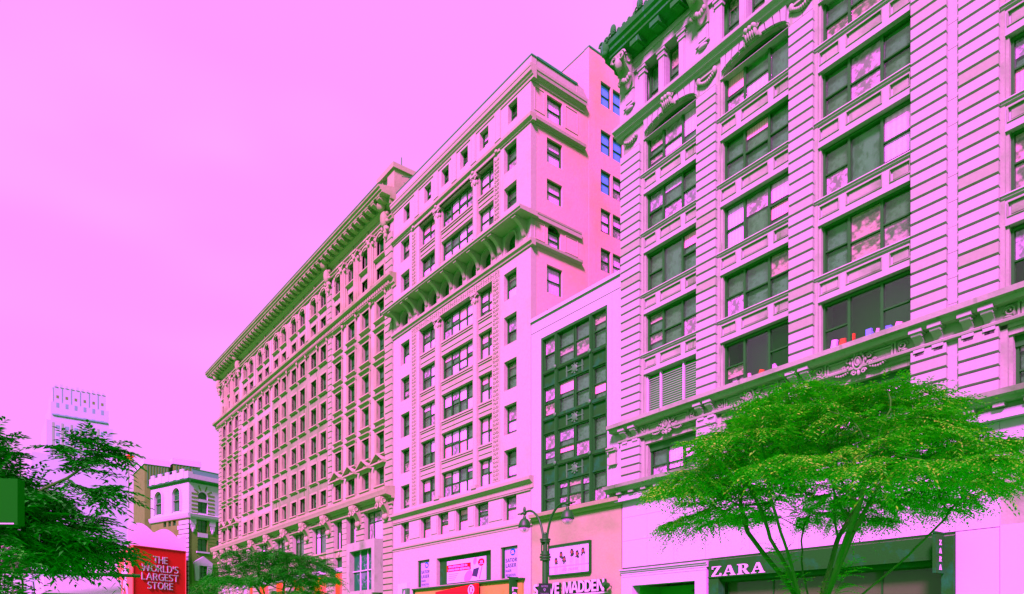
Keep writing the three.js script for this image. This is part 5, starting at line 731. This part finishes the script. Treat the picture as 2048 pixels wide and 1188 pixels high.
function growTree(name, label, p) {
  const r = mulberry(p.seed), o = thing(name, label, 'tree', p.group), V3 = THREE.Vector3;
  // attraction points
  let at = []; while (at.length < p.points) { const v = p.crown(r); if (v) at.push(v); }
  const nodes = [], add = (v, parent) => { nodes.push({ v, parent, kids: 0, w: 0 }); if (parent >= 0) nodes[parent].kids++; return nodes.length - 1; };
  let t = add(new V3(0, 0, 0), -1); for (let y = 0.25; y <= p.fork; y += 0.25) t = add(new V3((r() - 0.5) * 0.03, y, (r() - 0.5) * 0.03), t);
  for (let i = 0; i < p.limbs; i++) { let a = t - Math.floor(r() * 2), ang = i / p.limbs * 6.283 + r() * 0.5, lean = p.lean * (0.5 + 0.7 * r()), d = new V3(Math.cos(ang) * lean, 1, Math.sin(ang) * lean).normalize(), v = nodes[a].v.clone(); const n = p.limbSteps * (0.75 + 0.5 * r()); for (let k = 0; k < n; k++) { d.x += (r() - 0.5) * 0.12 + Math.cos(ang) * 0.02; d.z += (r() - 0.5) * 0.12 + Math.sin(ang) * 0.02; d.normalize(); v = v.clone().addScaledVector(d, p.step); a = add(v, a); } }
  const near = new Int32Array(at.length).fill(-1), dist = new Float64Array(at.length).fill(1e9); let from = 0, alive = at.map(() => true);
  for (let it = 0; it < p.iter; it++) {
    for (let i = 0; i < at.length; i++) if (alive[i]) for (let n = from; n < nodes.length; n++) { const d = at[i].distanceToSquared(nodes[n].v); if (d < dist[i]) { dist[i] = d; near[i] = n; } }
    from = nodes.length; const pull = new Map();
    for (let i = 0; i < at.length; i++) { if (!alive[i]) continue; if (dist[i] < p.kill * p.kill) { alive[i] = false; continue; } const n = near[i]; if (!pull.has(n)) pull.set(n, new V3()); pull.get(n).add(new V3().subVectors(at[i], nodes[n].v).normalize()); }
    if (!pull.size) break;
    for (const [n, d] of pull) { if (d.lengthSq() < 1e-6 || nodes[n].kids > 3) continue; d.normalize(); d.x += (r() - 0.5) * 0.25; d.y += (r() - 0.5) * 0.2 + 0.06; d.z += (r() - 0.5) * 0.25; add(nodes[n].v.clone().addScaledVector(d.normalize(), p.step), n); }
  }
  for (let i = nodes.length - 1; i >= 0; i--) { const n = nodes[i]; if (!n.kids) n.w = 1; if (n.parent >= 0) nodes[n.parent].w += n.w; }
  const rad = (n) => Math.max(p.twig, p.trunk * Math.pow(n.w / nodes[0].w, 0.5));
  const wood = [], fine = []; nodes.forEach((n) => { if (n.parent < 0) return; const q = nodes[n.parent], big = n.w / nodes[0].w > 0.004; (big ? wood : fine).push(tubeBetween(q.v, n.v, Math.min(rad(q), rad(n) * 1.25), rad(n), big ? 7 : 3)); });
  part(o, 'trunk', wood, M.bark); if (fine.length) part(o, 'twigs', fine, M.bark).userData.kind = 'stuff';
  // sprays
  const leaves = [], X = new V3(), up = new V3(0, 1, 0), side = new V3();
  nodes.forEach((n) => {
    if (n.parent < 0 || n.w > p.bear) return; const base = nodes[n.parent].v, d0 = new V3().subVectors(n.v, base).normalize();
    for (let s = 0; s < p.sprays; s++) {
      const d = new V3(d0.x + (r() - 0.5) * 1.7, d0.y * 0.5 + (r() - 0.5) * 0.5 + p.rise, d0.z + (r() - 0.5) * 1.7).normalize(), L = p.spray * (0.6 + 0.8 * r()), pos = base.clone().lerp(n.v, r());
      const m = p.perSpray; side.crossVectors(d, up).normalize();
      for (let i = 0; i < m; i++) {
        const f = (i + 0.5) / m, c = pos.clone().addScaledVector(d, L * f); c.y -= p.droop * L * f * f; const sg = i % 2 ? 1 : -1;
        X.copy(d).multiplyScalar(0.75).addScaledVector(side, sg * (0.8 + 0.3 * r())); X.y -= 0.15 + 0.5 * r() * p.droop; X.normalize(); const u = new V3((r() - 0.5) * 0.7, 1, (r() - 0.5) * 0.7).normalize();
        leaves.push([c, X.clone(), u, p.leaf * (0.7 + 0.6 * r()), p.leaf * (p.slim ?? 0.4) * (0.8 + 0.4 * r()), r()]);
      }
    }
  });
  const lf = part(o, 'crown', leafGeo(leaves), p.mat); lf.userData.kind = 'stuff'; console.log(name, nodes.length, leaves.length);
  o.position.set(...p.at); if (p.turn) o.rotation.y = p.turn; return o;
}
const LEAF_LIGHT = leafMat([[0.006, 0.72, 0.002], [0.022, 0.82, 0.003], [0.055, 0.86, 0.004], [0.11, 0.82, 0.015]]), LEAF_DARK = leafMat([[0.001, 0.40, 0.001], [0.001, 0.48, 0.001], [0.004, 0.54, 0.002]]), LEAF_MID = leafMat([[0.002, 0.46, 0.001], [0.004, 0.56, 0.002], [0.012, 0.58, 0.003]]);
// crown of flat leafy tiers: n discs spread over a dome
function tiers(seed, n, cx, cz, R, yLow, yTop, disc, thick, under = 0.45, extra = []) {
  const q = mulberry(seed), L = [];
  for (let i = 0; i < n; i++) { const f = Math.sqrt((i + 0.5) / n), a = i * 2.39996 + q() * 0.5, dome = yLow + (yTop - yLow) * Math.pow(1 - f * f, 0.6); L.push([cx + Math.cos(a) * f * (R - disc * 0.7), dome - q() * (yTop - yLow) * 0.28, cz + Math.sin(a) * f * (R - disc * 0.7), disc * (0.7 + 0.6 * q())]); if (q() < under) L.push([cx + Math.cos(a + 0.3) * f * R * 0.8, yLow + (dome - yLow) * 0.35 * q() + 0.1, cz + Math.sin(a + 0.3) * f * R * 0.8, disc * 0.7]); }
  L.push(...extra); return (r) => { const l = L[Math.floor(r() * L.length)], a = r() * 6.283, f = Math.sqrt(r()); return new THREE.Vector3(l[0] + Math.cos(a) * f * l[3], l[1] + (r() - 0.5) * thick + 0.25 * (1 - f), l[2] + Math.sin(a) * f * l[3]); };
}
const umbrella = (cx, cz, rx, rz, yLow, yTop, hollow, lip = 0.35) => (r) => { const a = r() * 6.283, q = Math.sqrt(r()), x = Math.cos(a) * q, z = Math.sin(a) * q, top = yLow + (yTop - yLow) * Math.pow(1 - q * q * q, 0.5), low = yLow + (1 - q) * hollow - lip * q * r(); const y = low + (top - low) * Math.pow(r(), 0.7); return top > low ? new THREE.Vector3(cx + x * rx, y, cz + z * rz) : null; };
growTree('vase_tree', 'broad bright green vase-shaped tree with many stems before the ZARA shop', { seed: 12, group: null, at: [-8.4, 0, 14.6], points: 6200, crown: tiers(4, 44, 0.35, -0.35, 4.5, 4.45, 7.1, 1.0, 0.22, 0.3), fork: 1.9, limbs: 10, lean: 0.58, limbSteps: 11, step: 0.22, kill: 0.25, iter: 80, trunk: 0.13, twig: 0.004, bear: 4, sprays: 7, perSpray: 13, spray: 0.48, rise: 0.02, droop: 0.35, leaf: 0.098, slim: 0.42, mat: LEAF_LIGHT });
growTree('street_tree', 'dark leafy tree filling the lower left, in front of the far tower', { seed: 5, at: [-11.38, 0, 30.2], points: 2400, crown: tiers(7, 30, -0.15, 0.15, 2.15, 2.62, 4.32, 0.6, 0.25, 0.6, [[1.05, 4.05, -1.35, 0.3], [1.25, 3.95, -1.6, 0.22], [1.25, 3.45, -1.6, 0.25]]), fork: 1.9, limbs: 6, lean: 0.6, limbSteps: 5, step: 0.15, kill: 0.2, iter: 60, trunk: 0.09, twig: 0.005, bear: 6, sprays: 7, perSpray: 12, spray: 0.38, rise: 0, droop: 0.3, leaf: 0.1, slim: 0.42, mat: LEAF_DARK });
growTree('street_tree', 'small spreading green tree in front of the long building\'s shop floor', { seed: 8, at: [-29.6, 0, 19.4], points: 1500, crown: tiers(9, 22, -0.3, 0, 3.0, 3.5, 5.5, 0.9, 0.3), fork: 1.8, limbs: 6, lean: 0.6, limbSteps: 5, step: 0.2, kill: 0.26, iter: 60, trunk: 0.1, twig: 0.006, bear: 6, sprays: 6, perSpray: 12, spray: 0.42, rise: 0, droop: 0.35, leaf: 0.1, slim: 0.4, mat: LEAF_MID });
growTree('street_tree', 'low green treetop between the red box sign and the long building', { seed: 19, at: [-39.8, 0, 19.75], points: 700, crown: umbrella(0, 0, 1.1, 1.1, 3.2, 4.6, 0.2, 0.4), fork: 1.8, limbs: 5, lean: 0.5, limbSteps: 5, step: 0.2, kill: 0.26, iter: 50, trunk: 0.09, twig: 0.006, bear: 5, sprays: 4, perSpray: 10, spray: 0.36, rise: 0, droop: 0.35, leaf: 0.11, slim: 0.4, mat: LEAF_MID });
{
  const b = growTree('flowering_shrub', 'leafy shrub dotted with pink flowers at the bottom left corner', { seed: 33, at: [-7.36, 0, 29.8], points: 800, crown: umbrella(0, 0, 0.34, 0.34, 1.6, 2.5, 0, 0.2), fork: 0.9, limbs: 5, lean: 0.35, limbSteps: 4, step: 0.1, kill: 0.12, iter: 40, trunk: 0.03, twig: 0.003, bear: 4, sprays: 3, perSpray: 9, spray: 0.16, rise: 0.1, droop: 0.2, leaf: 0.06, slim: 0.5, mat: LEAF_MID }); b.userData.category = 'shrub';
  const r = mulberry(3), fl = flat(0.2, 0.30, 0.15, 0.6); for (let i = 0; i < 46; i++) { const a = r() * 6.28, q = Math.sqrt(r()) * 0.32, y = 1.72 + 0.78 * Math.sqrt(1 - (q / 0.34) ** 2) * (0.7 + 0.3 * r()); const m = part(b, 'flower', [...Array(5)].map((_, k) => lump(0.011 * Math.cos(k * 1.257), 0, 0.011 * Math.sin(k * 1.257), 0.01, 0.006, 0.01, 0)), fl); m.position.set(Math.cos(a) * q, y, Math.sin(a) * q); m.rotation.set(r(), r(), r()); }
}

renderer.render(scene, camera);
